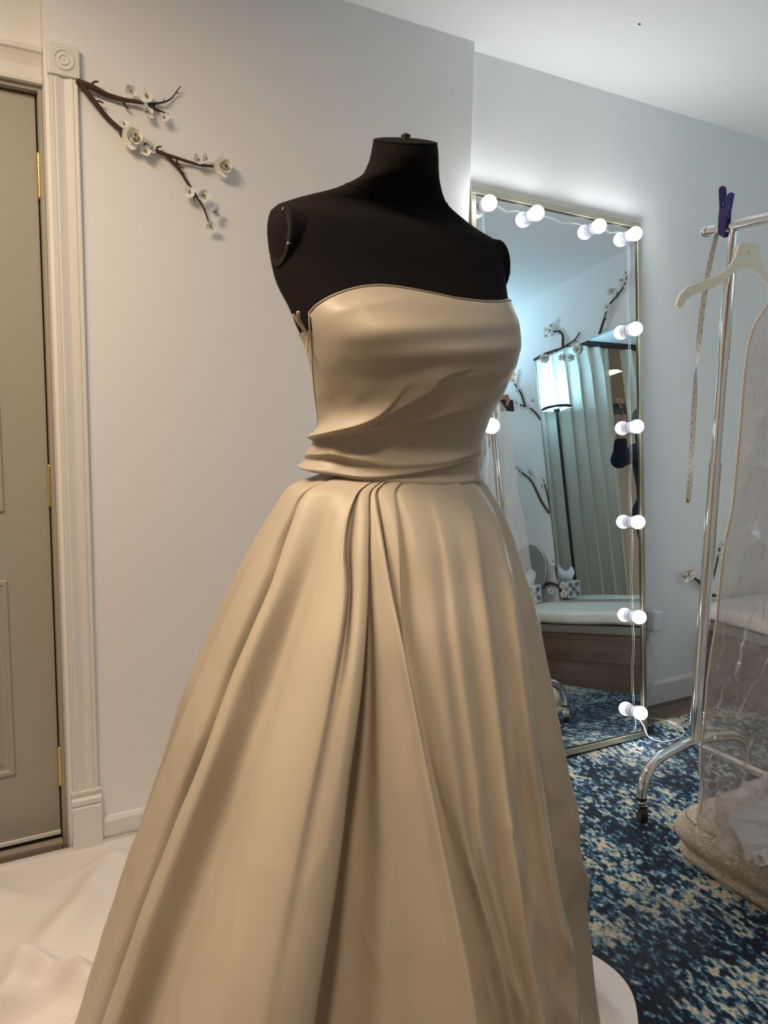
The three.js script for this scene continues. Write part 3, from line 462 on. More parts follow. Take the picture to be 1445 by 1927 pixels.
{
  const spots = [];
  const names = ['in its upper corner by the wall step', 'second on the top rail from the wall step', 'third on the top rail from the wall step', 'in its upper corner beside the rack'];
  for (const [i, u] of [0.05, 0.255, 0.55, 0.735].entries()) spots.push([u, 1.926, `round lit bulb on the mirror, ${names[i]}`]);
  const ord = ['first', 'second', 'third', 'fourth', 'fifth'];
  for (const [i, v] of [1.569, 1.201, 0.839, 0.477, 0.110].entries()) spots.push([0.73, v, `round lit bulb on the mirror, ${ord[i]} below the corner beside the rack`]);
  for (const [i, v] of [1.569, 1.185, 0.839, 0.477, 0.110].entries()) spots.push([0.045, v, `round lit bulb on the mirror, ${ord[i]} below the corner by the wall step`]);
  const gm = glow(LIGHT.bulb[0] * 1.02, LIGHT.bulb[1] * 1.02, LIGHT.bulb[2] * 1.02, 4), r = 0.0262;
  const collar = new THREE.LatheGeometry([[0.0001, 0], [0.019, 0], [0.0205, 0.002], [0.0205, 0.006], [0.0185, 0.008], [0.0185, 0.010], [0.022, 0.0125], [0.0225, 0.022]].map(([a, b]) => new THREE.Vector2(a, b)), 32).rotateX(Math.PI / 2);
  const globe = new THREE.SphereGeometry(r, 32, 24).translate(0, 0, 0.036), cm = std(new THREE.Color(0.72, 0.69, 0.78), 0.4);
  for (const [u, v, label] of spots) {
    const b = thing('vanity_bulb', label, 'light bulb', [0, 0, 0], 0, 'vanity bulbs around the leaning mirror'); b.position.copy(onMirror(u, v, 0.0005)); b.quaternion.copy(mirrorQ);
    part('collar', collar, cm, b); part('bulb_globe', globe, gm, b);
    const L = new THREE.PointLight(new THREE.Color(LIGHT.bulb[0], LIGHT.bulb[1], LIGHT.bulb[2]), LIGHT.bulb[3]); L.position.copy(onMirror(u, v, 0.0365)); L.castShadow = true; L.shadow.radius = 1.2; scene.add(L);
  }
  const W = (u, v, n = 0.004) => onMirror(u, v, n);
  const wires = [];
  for (let i = 0; i < 3; i++) { const a = [0.05, 0.255, 0.55, 0.735][i] + 0.026, b = [0.05, 0.255, 0.55, 0.735][i + 1] - 0.026; wires.push(tube([W(a, 1.93), W(lerp(a, b, 0.25), 1.936), W(lerp(a, b, 0.5), 1.925), W(lerp(a, b, 0.75), 1.934), W(b, 1.928)], 0.0006, 0.0006, 24, 5)); }
  for (const u of [0.73, 0.045]) { const vs = [1.926, 1.569, 1.195, 0.839, 0.477, 0.11]; for (let i = 0; i < 5; i++) wires.push(tube([W(u + 0.004, vs[i] - 0.026), W(u + 0.007, lerp(vs[i], vs[i + 1], 0.3)), W(u - 0.002, lerp(vs[i], vs[i + 1], 0.6)), W(u + 0.003, vs[i + 1] + 0.026)], 0.0006, 0.0006, 24, 5)); }
  tag(part('bulb_string_wire', wires, M.cord), 'thin clear wire linking the round bulbs on the mirror glass', 'wire');
  const e = W(0.735, 0.10, 0.006);
  const c = thing('extension_cord', 'white power cord looping over the rug beside the mirror foot', 'cord');
  part('cable', [tube([e, V(2.295, 0.07, 0.268), V(2.305, 0.028, 0.29), V(2.337, 0.0155, 0.32), V(2.38, 0.0155, 0.333), V(2.442, 0.0155, 0.326), V(2.491, 0.0155, 0.304), V(2.512, 0.0155, 0.278), V(2.519, 0.0155, 0.25), V(2.518, 0.0165, 0.186), V(2.508, 0.012, 0.15)], 0.0021, 0.0021, 110, 7),
    tube([V(2.508, 0.012, 0.15), V(2.51, 0.003, 0.11), V(2.56, 0.003, 0.05), V(2.605, 0.05, 0.026), V(2.626, 0.106, 0.02), V(2.652, 0.157, 0.018), V(2.625, 0.213, 0.016), V(2.61, 0.26, 0.016), V(2.60, 0.292, 0.018)], 0.0018, 0.0018, 80, 7)], M.cord, c);
  part('inline_switch', at(new RoundedBoxGeometry(0.045, 0.011, 0.012, 2, 0.004), 2.5195, 0.0185, 0.222, 0, Math.PI / 2, 0), M.white, c);
}
{
  const t = thing('wall_outlet', 'white electrical outlet plate on the wall behind the plugged adapter', 'outlet', [2.60, 0.355, 0]);
  part('cover_plate', rbox(-0.036, 0.036, -0.058, 0.058, 0.0002, 0.005, 0.002), M.white, t);
  part('sockets', [rbox(-0.017, 0.017, 0.008, 0.036, 0.005, 0.0065, 0.0006), rbox(-0.017, 0.017, -0.036, -0.008, 0.005, 0.0065, 0.0006)], M.trim, t);
  const a = thing('power_adapter', 'white plug-in power adapter with a short cord in the wall outlet', 'adapter', [2.603, 0.385, 0.0066]);
  part('housing', rbox(-0.026, 0.026, -0.04, 0.045, 0, 0.04, 0.007, 3), M.white, a);
  part('cable', tube([[-0.02, 0.04, 0.02], [-0.03, 0.062, 0.02], [-0.05, 0.06, 0.016], [-0.058, 0.02, 0.01], [-0.055, -0.12, 0.008], [-0.03, -0.22, 0.01], [0.02, -0.26, 0.012], [-0.02, -0.33, 0.012], [-0.05, -0.372, 0.025]], 0.0018, 0.0018, 70, 6), M.cord, a);
  const p = thing('power_plug', 'small white plug in the lower socket below the adapter', 'plug', [2.60, 0.325, 0.0066]);
  part('housing', rbox(-0.016, 0.016, -0.035, 0.017, 0, 0.022, 0.005, 2), M.white, p);
}

// ---------------------------------------------------------------- garment rack and what hangs on it
const RX = 2.066, RZ = 0.675, RY = 1.8165;
{
  const RZ2 = 2.0;
  const t = thing('garment_rack', 'chrome rolling garment rack with telescopic posts and curved caster legs', 'clothes rack', [RX, 0, RZ]);
  const L = RZ2 - RZ;
  part('hanging_rail', cyl(0.0158, 0.0158, L + 0.18, 0, RY, L / 2 - 0.0, 36, Math.PI / 2), M.chrome, t);
  for (const z of [-0.09, L + 0.09]) part('end_cap', [cyl(0.0185, 0.0185, 0.007, 0, RY, z, 32, Math.PI / 2), at(new THREE.SphereGeometry(0.0185, 24, 10, 0, Math.PI * 2, 0, Math.PI / 2), 0, RY, z + (z < 0 ? -0.0035 : 0.0035), z < 0 ? -Math.PI / 2 : Math.PI / 2)], M.chrome, t);
  for (const z of [0, L]) {
    part('post', [cyl(0.0125, 0.0125, RY - 1.69, 0, (RY + 1.69) / 2 - 0.006, z, 32)], M.chrome, t);
    const sl = part('post_sleeve', [cyl(0.0172, 0.0172, 1.686 - 1.424, 0, (1.686 + 1.424) / 2, z, 32), cyl(0.0172, 0.0125, 0.006, 0, 1.689, z, 32)], M.chrome, t);
    part('lock_button', sph(0.003, 0.0155, 1.455, z + 0.008, 10), M.black, sl);
    part('post', cyl(0.0146, 0.0146, 1.424 - 1.112, 0, (1.424 + 1.112) / 2, z, 32), M.chrome, t);
    const lw = part('post_sleeve', cyl(0.0182, 0.0182, 1.112 - 0.215, 0, (1.112 + 0.215) / 2, z, 32), M.chrome, t);
    for (const y of [1.06, 0.93, 0.80, 0.67, 0.54]) part('lock_button', sph(0.003, 0.0165, y, z + 0.008, 10), M.black, lw);
    part('joint', [sph(0.02, 0, 0.212, z, 24)], M.chrome, t);
    for (const s of [-1, 1]) {
      part('leg', tube([[s * 0.005, 0.212, z], [s * 0.06, 0.212, z + 0.003], [s * 0.125, 0.206, z + 0.008], [s * 0.19, 0.194, z + 0.013], [s * 0.232, 0.162, z + 0.015], [s * 0.248, 0.115, z + 0.015], [s * 0.250, 0.085, z + 0.015]], 0.0165, 0.0165, 60, 20, false), M.chrome, t);
      const cx = s * 0.250, cz = z + 0.015, ca = part('caster', [cyl(0.0172, 0.0172, 0.008, 0, 0, 0, 24), cyl(0.006, 0.006, 0.02, 0, -0.01, 0, 12)], M.rubber, t);
      ca.position.set(cx, 0.085, cz); ca.rotation.y = s < 0 ? -0.5 : 0.7;
      const hood = new THREE.CylinderGeometry(0.0285, 0.0285, 0.027, 28, 1, false, Math.PI * 0.36, Math.PI * 0.66); hood.rotateZ(Math.PI / 2); hood.translate(0, -0.042, 0.012);
      part('caster_hood', [hood, at(new THREE.CylinderGeometry(0.011, 0.016, 0.02, 20), 0, -0.018, 0.002)], M.chrome, ca);
      part('caster_wheel', [at(new THREE.CylinderGeometry(0.0262, 0.0262, 0.021, 30), 0, -0.0468, 0.012, 0, 0, Math.PI / 2)], M.rubber, ca);
    }
  }
  part('bottom_rail', cyl(0.012, 0.012, L, 0, 0.205, L / 2, 24, Math.PI / 2), M.chrome, t);
}
{ // spring clamp
  const t = thing('spring_clamp', 'dark violet plastic spring clamp gripping the rack rail', 'clamp', [RX - 0.006, RY, 0.648]);
  t.rotation.y = 0.35;
  for (const s of [-1, 1]) {
    const sh = new THREE.Shape(); const o = [[-0.008, 0.104], [0.0, 0.108], [0.008, 0.104], [0.0095, 0.095], [0.0085, 0.05], [0.0105, 0.02], [0.0095, -0.018], [0.004, -0.026], [-0.006, -0.026], [-0.0095, -0.018], [-0.0105, 0.02], [-0.0085, 0.05], [-0.0095, 0.095]];
    sh.setFromPoints(o.map(([a, b]) => new THREE.Vector2(a, b)));
    for (const [hy, hw, hh] of [[0.097, 0.0025, 0.0025], [0.062, 0.0026, 0.009]]) { const h = new THREE.Path(); h.absellipse(0, hy, hw, hh, 0, Math.PI * 2); sh.holes.push(h); }
    const g = new THREE.ExtrudeGeometry(sh, { depth: 0.006, bevelEnabled: true, bevelSize: 0.0012, bevelThickness: 0.0012, bevelSegments: 2 }); g.translate(0, 0, -0.003);
    // bend: spread apart above the pivot, jaws hug the rail below
    const p = g.attributes.position; for (let i = 0; i < p.count; i++) { const y = p.getY(i), off = y > 0.028 ? 0.017 + (y - 0.028) * 0.30 : 0.0195 - Math.max(0, -0.005 - y) * 0.28; p.setXYZ(i, p.getX(i), y, (p.getZ(i)) + s * off); } g.computeVertexNormals(); g.rotateY(Math.PI / 2);
    part('clamp_arm', g, M.clamp, t);
  }
  part('clamp_spring', [cyl(0.005, 0.005, 0.02, 0, 0.03, 0, 14, Math.PI / 2), rbox(-0.02, 0.02, 0.022, 0.034, -0.007, 0.007, 0.003)], M.clamp, t);
}
{ // tape measure
  const cv = document.createElement('canvas'); cv.width = 64; cv.height = 2048; const g = cv.getContext('2d'); g.fillStyle = '#c3bfb7'; g.fillRect(0, 0, 64, 2048); g.fillStyle = '#2a2620';
  for (let i = 0; i < 132; i++) { const y = i * 15.5; g.fillRect(0, y, i % 4 === 0 ? 24 : 10, i % 4 === 0 ? 3 : 2); }
  g.font = 'bold 20px sans-serif'; g.textAlign = 'center'; for (let i = 0; i < 33; i++) { g.save(); g.translate(44, i * 62 + 34); g.rotate(Math.PI / 2); g.fillText(String(60 - i), 0, 8); g.restore(); }
  const map = new THREE.CanvasTexture(cv); map.colorSpace = THREE.SRGBColorSpace; map.wrapS = map.wrapT = THREE.RepeatWrapping;
  const m = phys(0xffffff, 0.4, { map });
  const t = thing('tape_measure', 'white cloth tape measure looped on the rack rail with its end hanging down', 'tape measure', [RX - 0.024, 0.985, 0.62]);
  const path = [[1.80, 0.64, 0.2], [1.777, 0.634, 0.35], [1.737, 0.626, 0.5], [1.676, 0.616, 0.7], [1.599, 0.608, 0.8], [1.519, 0.603, 0.9], [1.455, 0.601, 1.4], [1.42, 0.6, 2.1], [1.39, 0.598, 2.9], [1.325, 0.6, 3.6], [1.28, 0.601, 4.0], [1.226, 0.602, 4.1], [1.143, 0.603, 4.3], [1.1, 0.604, 4.6], [1.059, 0.605, 4.1], [1.02, 0.604, 3.9], [0.988, 0.603, 3.85]].map(([y, z, a], i) => [i, y, z, a]);
  part('hanging_tape', grid(3, 160, (u, v) => { const k = v * (path.length - 1), y = spline(path, k, 1), z = spline(path, k, 2), a = spline(path, k, 3), w = (u - 0.5) * 0.0155; return V(w * Math.cos(a), y - 0.985, z - 0.62 + w * Math.sin(a)); }), m, t);
  part('tape_loops', [0, 1, 2].map((k) => grid(3, 60, (u, v) => { const a = v * Math.PI * 2, r = 0.0172 + k * 0.0012 + 0.003 * Math.max(0, -Math.sin(a)); return V(0.024 + Math.cos(a) * r, RY - 0.985 + Math.sin(a) * r * 1.05 - 0.0015, 0.634 - 0.62 + (u - 0.5) * 0.0165 + k * 0.0015 - 0.004); })), m, t);
  part('metal_tip', box(-0.0085, 0.0085, -0.004, 0.008, -0.0185, -0.0165).rotateY(0.1), M.brass, t);
}
{ // hanger
  const t = thing('coat_hanger', 'ivory plastic clothes hanger on the rack rail in front of the post', 'hanger', [RX + 0.012, RY, 0.722], -0.27); t.scale.set(0.8, 1, 1);
  const half = [[0, -0.058], [0.03, -0.06], [0.042, -0.066], [0.052, -0.098], [0.075, -0.128], [0.12, -0.155], [0.19, -0.176], [0.245, -0.195], [0.272, -0.216], [0.285, -0.245], [0.276, -0.252], [0.262, -0.249], [0.247, -0.227], [0.22, -0.212], [0.16, -0.196], [0.1, -0.172], [0.055, -0.142], [0.02, -0.125], [0, -0.123]];
  const c = new THREE.Shape([...half.map(([a, b]) => new THREE.Vector2(a, b)), ...half.slice(1, -1).reverse().map(([a, b]) => new THREE.Vector2(-a, b))]);
  const h = new THREE.Path([[-0.006, -0.078], [0.006, -0.078], [0.006, -0.094], [-0.006, -0.094]].map(([a, b]) => new THREE.Vector2(a, b))); c.holes.push(h);
  const g = new THREE.ExtrudeGeometry(c, { depth: 0.005, bevelEnabled: true, bevelSize: 0.0022, bevelThickness: 0.0022, bevelSegments: 3 }); g.translate(0, 0, -0.0025);
  part('hanger_body', g, std(new THREE.Color(0.78, 0.71, 0.55), 0.45), t);
  part('hook', tube([[0, -0.098, 0], [0, -0.055, 0], [0.003, -0.045, 0], [-0.004, -0.036, 0], [-0.004, -0.015, 0], [-0.018, 0.003, 0.0], [-0.013, 0.017, 0], [0.0, 0.0205, 0], [0.012, 0.014, 0], [0.016, 0.002, 0]], 0.0014, 0.0014, 70, 8), M.chrome, t);
}
{ // clear garment bag
  const zc = 1.0, t = thing('garment_bag', 'crinkled clear plastic garment bag with beige piping draped onto the fitting step', 'garment bag', [RX, 0.14, zc]);
  const XLb = [[0.10, 1.70], [0.14, 1.70], [0.2, 1.68], [0.279, 1.683], [0.355, 1.667], [0.485, 1.667], [0.611, 1.673], [0.721, 1.686], [0.9, 1.692], [1.034, 1.713], [1.127, 1.716], [1.285, 1.719], [1.388, 1.72], [1.466, 1.735], [1.534, 1.789], [1.60, 1.87], [1.66, 1.97], [1.70, 2.04]];
  const xr = (y) => 2 * RX - spline(XLb, y, 1) + 0.02;
  const wr = (x, y, k) => { const a = 1 - Math.abs(2 * fbm(x * 9 + k * 7, y * 5 + k, 3) - 1), b = 1 - Math.abs(2 * fbm(x * 26 + y * 9 + k * 3, y * 17 - x * 8, 2) - 1); return 0.026 * (a ** 4 - 0.3) + 0.010 * (b ** 3 - 0.35); };
  for (const s of [1, -1]) part('film_panel', grid(90, 260, (u, v) => {
    const y = lerp(0.16, 1.69, v), x0 = spline(XLb, y, 1), x1 = xr(y), x = lerp(x0, x1, u), puff = Math.pow(Math.sin(Math.PI * clamp(u, 0.0, 1)), 0.5) * (0.045 + 0.05 * smooth(0.7, 0.25, y));
    return V(x - RX, y - 0.14, s * puff + wr(x, y, s + 3) * Math.min(1, 12 * Math.min(u, 1 - u) + 0.15));
  }), M.film, t);
  const e = []; for (let i = 0; i <= 40; i++) { const y = lerp(0.22, 1.66, i / 40); e.push(V(spline(XLb, y, 1) - RX, y - 0.14, wr(spline(XLb, y, 1), y, 4) * 0.15)); }
  part('edge_piping', tube(e, 0.0032, 0.0032, 160, 8), M.filmEdge, t);
  part('bag_hook', tube([[0.02, 1.69, 0], [0.02, 1.76, 0], [0.0, 1.782, 0], [-0.019, 1.80, 0], [-0.019, 1.826, 0], [0, 1.8375, 0], [0.016, 1.83, 0]].map(([x, y, z]) => V(x, y - 0.14, z)), 0.0016, 0.0016, 60, 8), M.chrome, t);
  // gathered foot of the bag lying over the step
  for (const [k, out] of [[0, 0.0], [1, 0.03], [2, 0.055]]) part('bag_foot', grid(90, 46, (u, v) => {
    const x0 = lerp(1.69, 1.655 + out * 0.5, Math.sin(v * Math.PI)), x = lerp(x0, 2.42, u), drop = smooth(0, 0.55, v), n1 = fbm(x * 8 + k * 5, v * 3 + k, 3), rd = 1 - Math.abs(2 * fbm(x * 11 + k * 9, v * 4 + 2, 2) - 1);
    const zz = 0.03 + 0.02 * k + v * (0.10 + 0.05 * k + 0.06 * Math.sin(u * 9 + k) + 0.12 * clamp(1 - Math.abs(u - 0.18) * 7)) + 0.03 * (n1 - 0.5);
    return V(x - RX, lerp(0.27 - 0.04 * k, 0.158, drop) - 0.14 + 0.035 * (rd ** 3) * (1 - 0.4 * v) + 0.006, zz);
  }), M.filmFold, t);
  part('hem_piping', tube([[1.70, 0.172, 1.16], [1.76, 0.168, 1.2], [1.80, 0.165, 1.24], [1.87, 0.17, 1.2], [1.97, 0.168, 1.17]].map(([x, y, z]) => V(x - RX, y - 0.14, z - zc)), 0.004, 0.004, 40, 7), M.filmEdge, t);
  part('zip_binding', grid(2, 40, (u, v) => { const p = spline([[0, 1.99], [0.5, 1.905], [0.8, 1.865], [1, 1.852]], v), y = lerp(0.86, 0.37, v); return V(p - RX + (u - 0.5) * 0.02, y - 0.14, 0.11 + 0.004 * Math.sin(v * 9)); }), M.filmEdge, t);
}

// ---------------------------------------------------------------- bench wall
{
  const t = thing('window_bench', 'long bench with grey wood plank front and white padded top along the side wall', 'bench', [2.97, 0, 0.02]);
  part('carcass', box(0.012, 0.478, 0.0, 0.345, 0, 2.3), M.jamb, t);
  for (let r = 0; r < 2; r++) for (let k = -1; k < 3; k++) { const z0 = Math.max(0, k * 0.92 + r * 0.41), z1 = Math.min(2.3, (k + 1) * 0.92 + r * 0.41); if (z1 - z0 < 0.05) continue; const g = new THREE.BoxGeometry(0.148, 0.011, z1 - z0 - 0.002); g.rotateZ(Math.PI / 2); const m = part('front_plank', g, woods[(r * 2 + k + 3) % 3], t); m.position.set(0.0055, 0.076 + r * 0.15, (z0 + z1) / 2); }
  part('apron_rail', rbox(-0.012, 0.011, 0.302, 0.346, 0, 2.3, 0.006), std(new THREE.Color(0.22, 0.21, 0.18), 0.6), t);
  const N = 120; part('padded_top', grid(N, 40, (u, v) => {
    const z = u * 2.3, a = v * Math.PI * 2, c = Math.cos(a), s = Math.sin(a), e = 0.35; let x = 0.222 + 0.252 * Math.sign(c) * Math.abs(c) ** e, y = 0.389 + 0.042 * Math.sign(s) * Math.abs(s) ** (e * 1.6);
    y += 0.006 * (fbm(z * 3, x * 6, 3) - 0.5) * 2 + 0.004 * (fbm(z * 14, x * 9, 2) - 0.5); return V(x, y, z);
  }), M.leather, t);
  for (const z of [0.001, 2.299]) part('end_cover', at(new RoundedBoxGeometry(0.49, 0.078, 0.004, 2, 0.0015), 0.222, 0.389, z), M.leather, t);
}
{
  const t = thing('wall_mirror', 'wide frameless mirror standing on the white bench against the side wall', 'mirror', [3.432, 0.438, 0.86]);
  part('mirror_glass', box(-0.003, 0.003, 0.003, 1.575, 0.003, 1.03), M.glass, t);
  part('backing_board', box(0.0035, 0.016, 0, 1.578, 0, 1.033), M.black, t);
  part('edge_frame', [box(-0.006, 0.0034, 0, 1.578, 1.031, 1.041), box(-0.006, 0.0034, 0, 1.578, -0.008, 0.002), box(-0.006, 0.0034, 1.5755, 1.583, -0.008, 1.041)], M.silver, t);
}
{
  const b = thing('tissue_box', 'grey leaf-patterned tissue box with a white tissue pulled up, on the bench', 'tissue box', [3.26, 0.438, 2.0]);
  const cv = document.createElement('canvas'); cv.width = cv.height = 128; const g = cv.getContext('2d'); g.fillStyle = '#c9cbcd'; g.fillRect(0, 0, 128, 128); g.fillStyle = '#6d7176'; for (const [x, y, r] of [[34, 34, 0.6], [96, 30, -0.5], [30, 94, -0.6], [94, 98, 0.5], [64, 64, 0.2]]) { g.save(); g.translate(x, y); g.rotate(r); g.beginPath(); g.ellipse(0, 0, 24, 17, 0, 0, 7); g.fill(); g.restore(); }
  const map = new THREE.CanvasTexture(cv); map.colorSpace = THREE.SRGBColorSpace;
  part('carton', rbox(-0.058, 0.058, 0, 0.115, -0.058, 0.058, 0.003), std(0xffffff, 0.6, { map }), b);
  part('tissue', grid(28, 20, (u, v) => { const a = u * Math.PI * 2, r = 0.022 + 0.03 * Math.sin(v * 2.6) * (1 + 0.35 * Math.sin(a * 3 + v * 2)); return V(r * Math.cos(a) * 1.25, 0.114 + 0.085 * v + 0.018 * Math.sin(a * 2 + 1) * v, r * Math.sin(a) * (1 - 0.6 * v)); }, true), M.white, b);
  const m = thing('round_mirror', 'small round grey tabletop mirror leaning on the wall behind the tissue box', 'mirror', [3.36, 0.436, 2.17], -Math.PI / 2);
  m.rotation.set(0, -Math.PI / 2, 0);
  const disc = new THREE.CylinderGeometry(0.19, 0.19, 0.012, 48); disc.rotateX(Math.PI / 2 - 0.22); disc.translate(0, 0.19, -0.045); part('mirror_disc', disc, std(new THREE.Color(0.55, 0.57, 0.58), 0.15, { metalness: 1 }), m);
  part('rim', at(new THREE.TorusGeometry(0.19, 0.006, 8, 60), 0, 0.19, -0.045, -0.22, 0, 0), M.silver, m);
  const o = thing('wall_outlet', 'white outlet plate on the side wall beside the bench mirror', 'outlet', [XR, 0.53, 1.955]);
  part('cover_plate', rbox(-0.005, -0.0002, -0.05, 0.05, -0.033, 0.033, 0.002), M.white, o); part('sockets', [rbox(-0.0065, -0.005, 0.008, 0.03, -0.015, 0.015, 0.0005), rbox(-0.0065, -0.005, -0.03, -0.008, -0.015, 0.015, 0.0005)], M.trim, o);
}

// ---------------------------------------------------------------- blossom branches
function petalGeo(r, w, cup, tilt) { const g = grid(5, 4, (u, v) => { const a = (u - 0.5), k = Math.sin(Math.PI * (0.12 + 0.82 * v)); return V(a * w * k * 2, v * r, cup * (v * v) + cup * 1.2 * (a * a) * k); }); g.rotateX(tilt); return g; }
function flowerGeo(big, r) {
  const gs = []; const layers = big ? [[7, 1, 0.62, 0.25, -0.05], [6, 0.8, 0.5, 0.4, 0.3], [5, 0.55, 0.36, 0.5, 0.65]] : [[5, 1, 0.5, 0.3, 0.25]];
  layers.forEach(([n, len, w, cup, tilt], l) => { for (let k = 0; k < n; k++) { const g = petalGeo(r * len, r * w, r * cup, tilt + (rnd() - 0.5) * 0.2); g.rotateZ(k / n * Math.PI * 2 + l * 0.5 + rnd() * 0.2); g.translate(0, 0, l * r * 0.08); gs.push(g); } });
  return merge(gs);
}
function stamenGeo(r, n) { const gs = []; for (let k = 0; k < n; k++) { const a = k / n * 6.283 + rnd(), q = r * (0.12 + 0.22 * rnd()); gs.push(tube([[0, 0, r * 0.05], [Math.cos(a) * q * 0.5, Math.sin(a) * q * 0.5, r * 0.35], [Math.cos(a) * q, Math.sin(a) * q, r * 0.55]], r * 0.045, r * 0.05, 4, 4, true)); } return merge(gs); }
const bigVar = [0, 1].map(() => [flowerGeo(true, 1), stamenGeo(1, 14)]), smallVar = [0, 1, 2].map(() => [flowerGeo(false, 1), stamenGeo(1, 5)]);
let fk = 0;
// to3(a, b, d): wall coordinates and distance off the wall -> world; face: rotation that turns +z to the wall's normal
function blossomBranch(label, wallSide, stems, bigs, smalls) {
  const R = wallSide === 'right', z0 = R ? XR : (wallSide === 'step' ? J : 0);
  const to3 = (a, b, d) => R ? V(z0 - d, b, a) : V(a, b, z0 + d);
  const o = to3(stems[0].pts[0][0], stems[0].pts[0][1], 0.012), t = thing('blossom_branch', label, 'flower branch', o.toArray(), 0, 'artificial blossom branches on the walls');
  for (const { pts, r0, r1 } of stems) {
    const P = pts.map(([a, b], i) => to3(a, b, 0.008 + r0 + 0.004 * Math.sin(i * 2.1)).sub(o)); const gs = [tube(P, r0, r1, 40, 8)];
    for (let k = 1; k + 1 < P.length; k += 2) { const q = P[k].clone(), dir = P[k + 1].clone().sub(P[k - 1]).normalize(), side = (R ? V(0, dir.z, -dir.y) : V(-dir.y, dir.x, 0)).multiplyScalar(k % 4 === 1 ? 1 : -1); gs.push(tube([q, q.clone().addScaledVector(side, r0 * 1.4), q.clone().addScaledVector(side, r0 * 2.2).addScaledVector(dir, r0 * 1.2)], r0 * 0.45, r0 * 0.25, 6, 6)); }
    part('twig', gs, M.bark, t);
  }
  const put = (a, b, r, big) => {
    const [fg, sg] = big ? bigVar[fk % 2] : smallVar[fk % 3]; fk++;
    const f = part(big ? 'large_flower' : 'blossom', fg, big ? M.petal : M.blossom, t); f.position.copy(to3(a, b, big ? 0.022 : 0.02).sub(o)); f.scale.setScalar(big ? r : r * 1.25);
    f.rotation.set((rnd() - 0.5) * (big ? 0.2 : 1.1), (R ? -Math.PI / 2 : 0) + (rnd() - 0.5) * (big ? 0.3 : 1.1), rnd() * 6);
    part('stamens', sg, M.stamen, f);
  };
  for (const [a, b, r] of bigs) put(a, b, r, true);
  for (const [a, b, r] of smalls) put(a, b, r, false);
  return t;
}
const st = (pts, r0, r1) => ({ pts, r0, r1 });
blossomBranch('forked brown branch with white blossoms beside the door casing', 'step', [
  st([[0.334, 2.05], [0.365, 2.044], [0.399, 2.036], [0.443, 2.031], [0.487, 2.031], [0.518, 2.026], [0.553, 2.017]], 0.0085, 0.003),
  st([[0.505, 2.034], [0.546, 2.047], [0.568, 2.064], [0.579, 2.08], [0.589, 2.095]], 0.0034, 0.0012),
  st([[0.340, 2.045], [0.372, 2.007], [0.406, 1.976], [0.436, 1.955], [0.48, 1.934], [0.524, 1.921], [0.549, 1.915], [0.577, 1.91], [0.617, 1.907], [0.645, 1.904], [0.674, 1.906]], 0.0075, 0.0035),
  st([[0.551, 1.912], [0.582, 1.884], [0.605, 1.856], [0.629, 1.822], [0.648, 1.793], [0.663, 1.762]], 0.0055, 0.0022)],
[[0.462, 1.939, 0.031], [0.704, 1.908, 0.028]],
[[0.501, 2.047, 0.017], [0.458, 2.055, 0.014], [0.495, 2.01, 0.018], [0.542, 2.004, 0.012], [0.492, 1.911, 0.014], [0.507, 1.922, 0.012], [0.63, 1.912, 0.015], [0.654, 1.92, 0.012], [0.44, 1.968, 0.011], [0.609, 1.825, 0.015], [0.645, 1.824, 0.016], [0.676, 1.785, 0.018], [0.667, 1.746, 0.014]]);
const rz = (l) => l.map(([y, z]) => [z, y]);
blossomBranch('blossom branch running along the top edge of the bench mirror', 'right', [
  st(rz([[2.033, 1.905], [2.041, 1.814], [2.04, 1.719], [2.035, 1.628], [2.04, 1.576], [2.054, 1.524], [2.082, 1.473]]), 0.009, 0.004),
  st(rz([[2.038, 1.632], [2.075, 1.623], [2.112, 1.626], [2.141, 1.641], [2.156, 1.69]]), 0.008, 0.006), st(rz([[2.037, 1.608], [2.023, 1.557], [2.01, 1.512]]), 0.005, 0.004), st(rz([[2.031, 1.699], [2.0, 1.653], [1.959, 1.588]]), 0.005, 0.003)],
rz([[1.986, 1.497], [2.016, 1.805]]).map((p) => [...p, 0.034]), rz([[1.953, 1.569], [1.974, 1.642], [2.173, 1.719], [2.19, 1.75], [2.15, 1.76], [2.2, 1.70]]).map((p) => [...p, 0.022]));
blossomBranch('upright blossom branch rising above the bench mirror', 'right', [st(rz([[2.025, 1.315], [2.097, 1.262], [2.171, 1.214], [2.201, 1.146], [2.24, 1.083], [2.29, 1.06]]), 0.008, 0.004)],
  rz([[2.236, 1.175]]).map((p) => [...p, 0.03]), rz([[2.157, 1.223], [2.244, 1.066], [2.3, 1.05], [2.27, 1.09], [2.12, 1.235]]).map((p) => [...p, 0.022]));
blossomBranch('slender blossom branch on the white wall beside the bench mirror', 'right', [st(rz([[1.987, 2.185], [1.906, 2.117], [1.847, 2.086], [1.758, 2.053]]), 0.005, 0.006), st(rz([[1.772, 2.098], [1.754, 2.053], [1.711, 1.983], [1.625, 1.907]]), 0.005, 0.007)],
  [], rz([[1.87, 2.091], [1.797, 2.175], [1.725, 2.004], [1.988, 2.104], [1.764, 1.953], [1.95, 2.13], [1.79, 2.12]]).map((p) => [...p, 0.022]));
blossomBranch('lower blossom branch reaching from the side of the bench mirror', 'right', [st(rz([[1.332, 2.19], [1.255, 2.076], [1.185, 2.039], [1.093, 1.989], [1.015, 1.927]]), 0.005, 0.008), st(rz([[1.204, 1.94], [1.117, 1.919], [1.021, 1.916]]), 0.004, 0.006)],
  rz([[1.3, 2.054]]).map((p) => [...p, 0.026]), rz([[1.342, 2.182], [1.223, 1.926], [1.33, 2.15], [1.19, 1.95]]).map((p) => [...p, 0.02]));
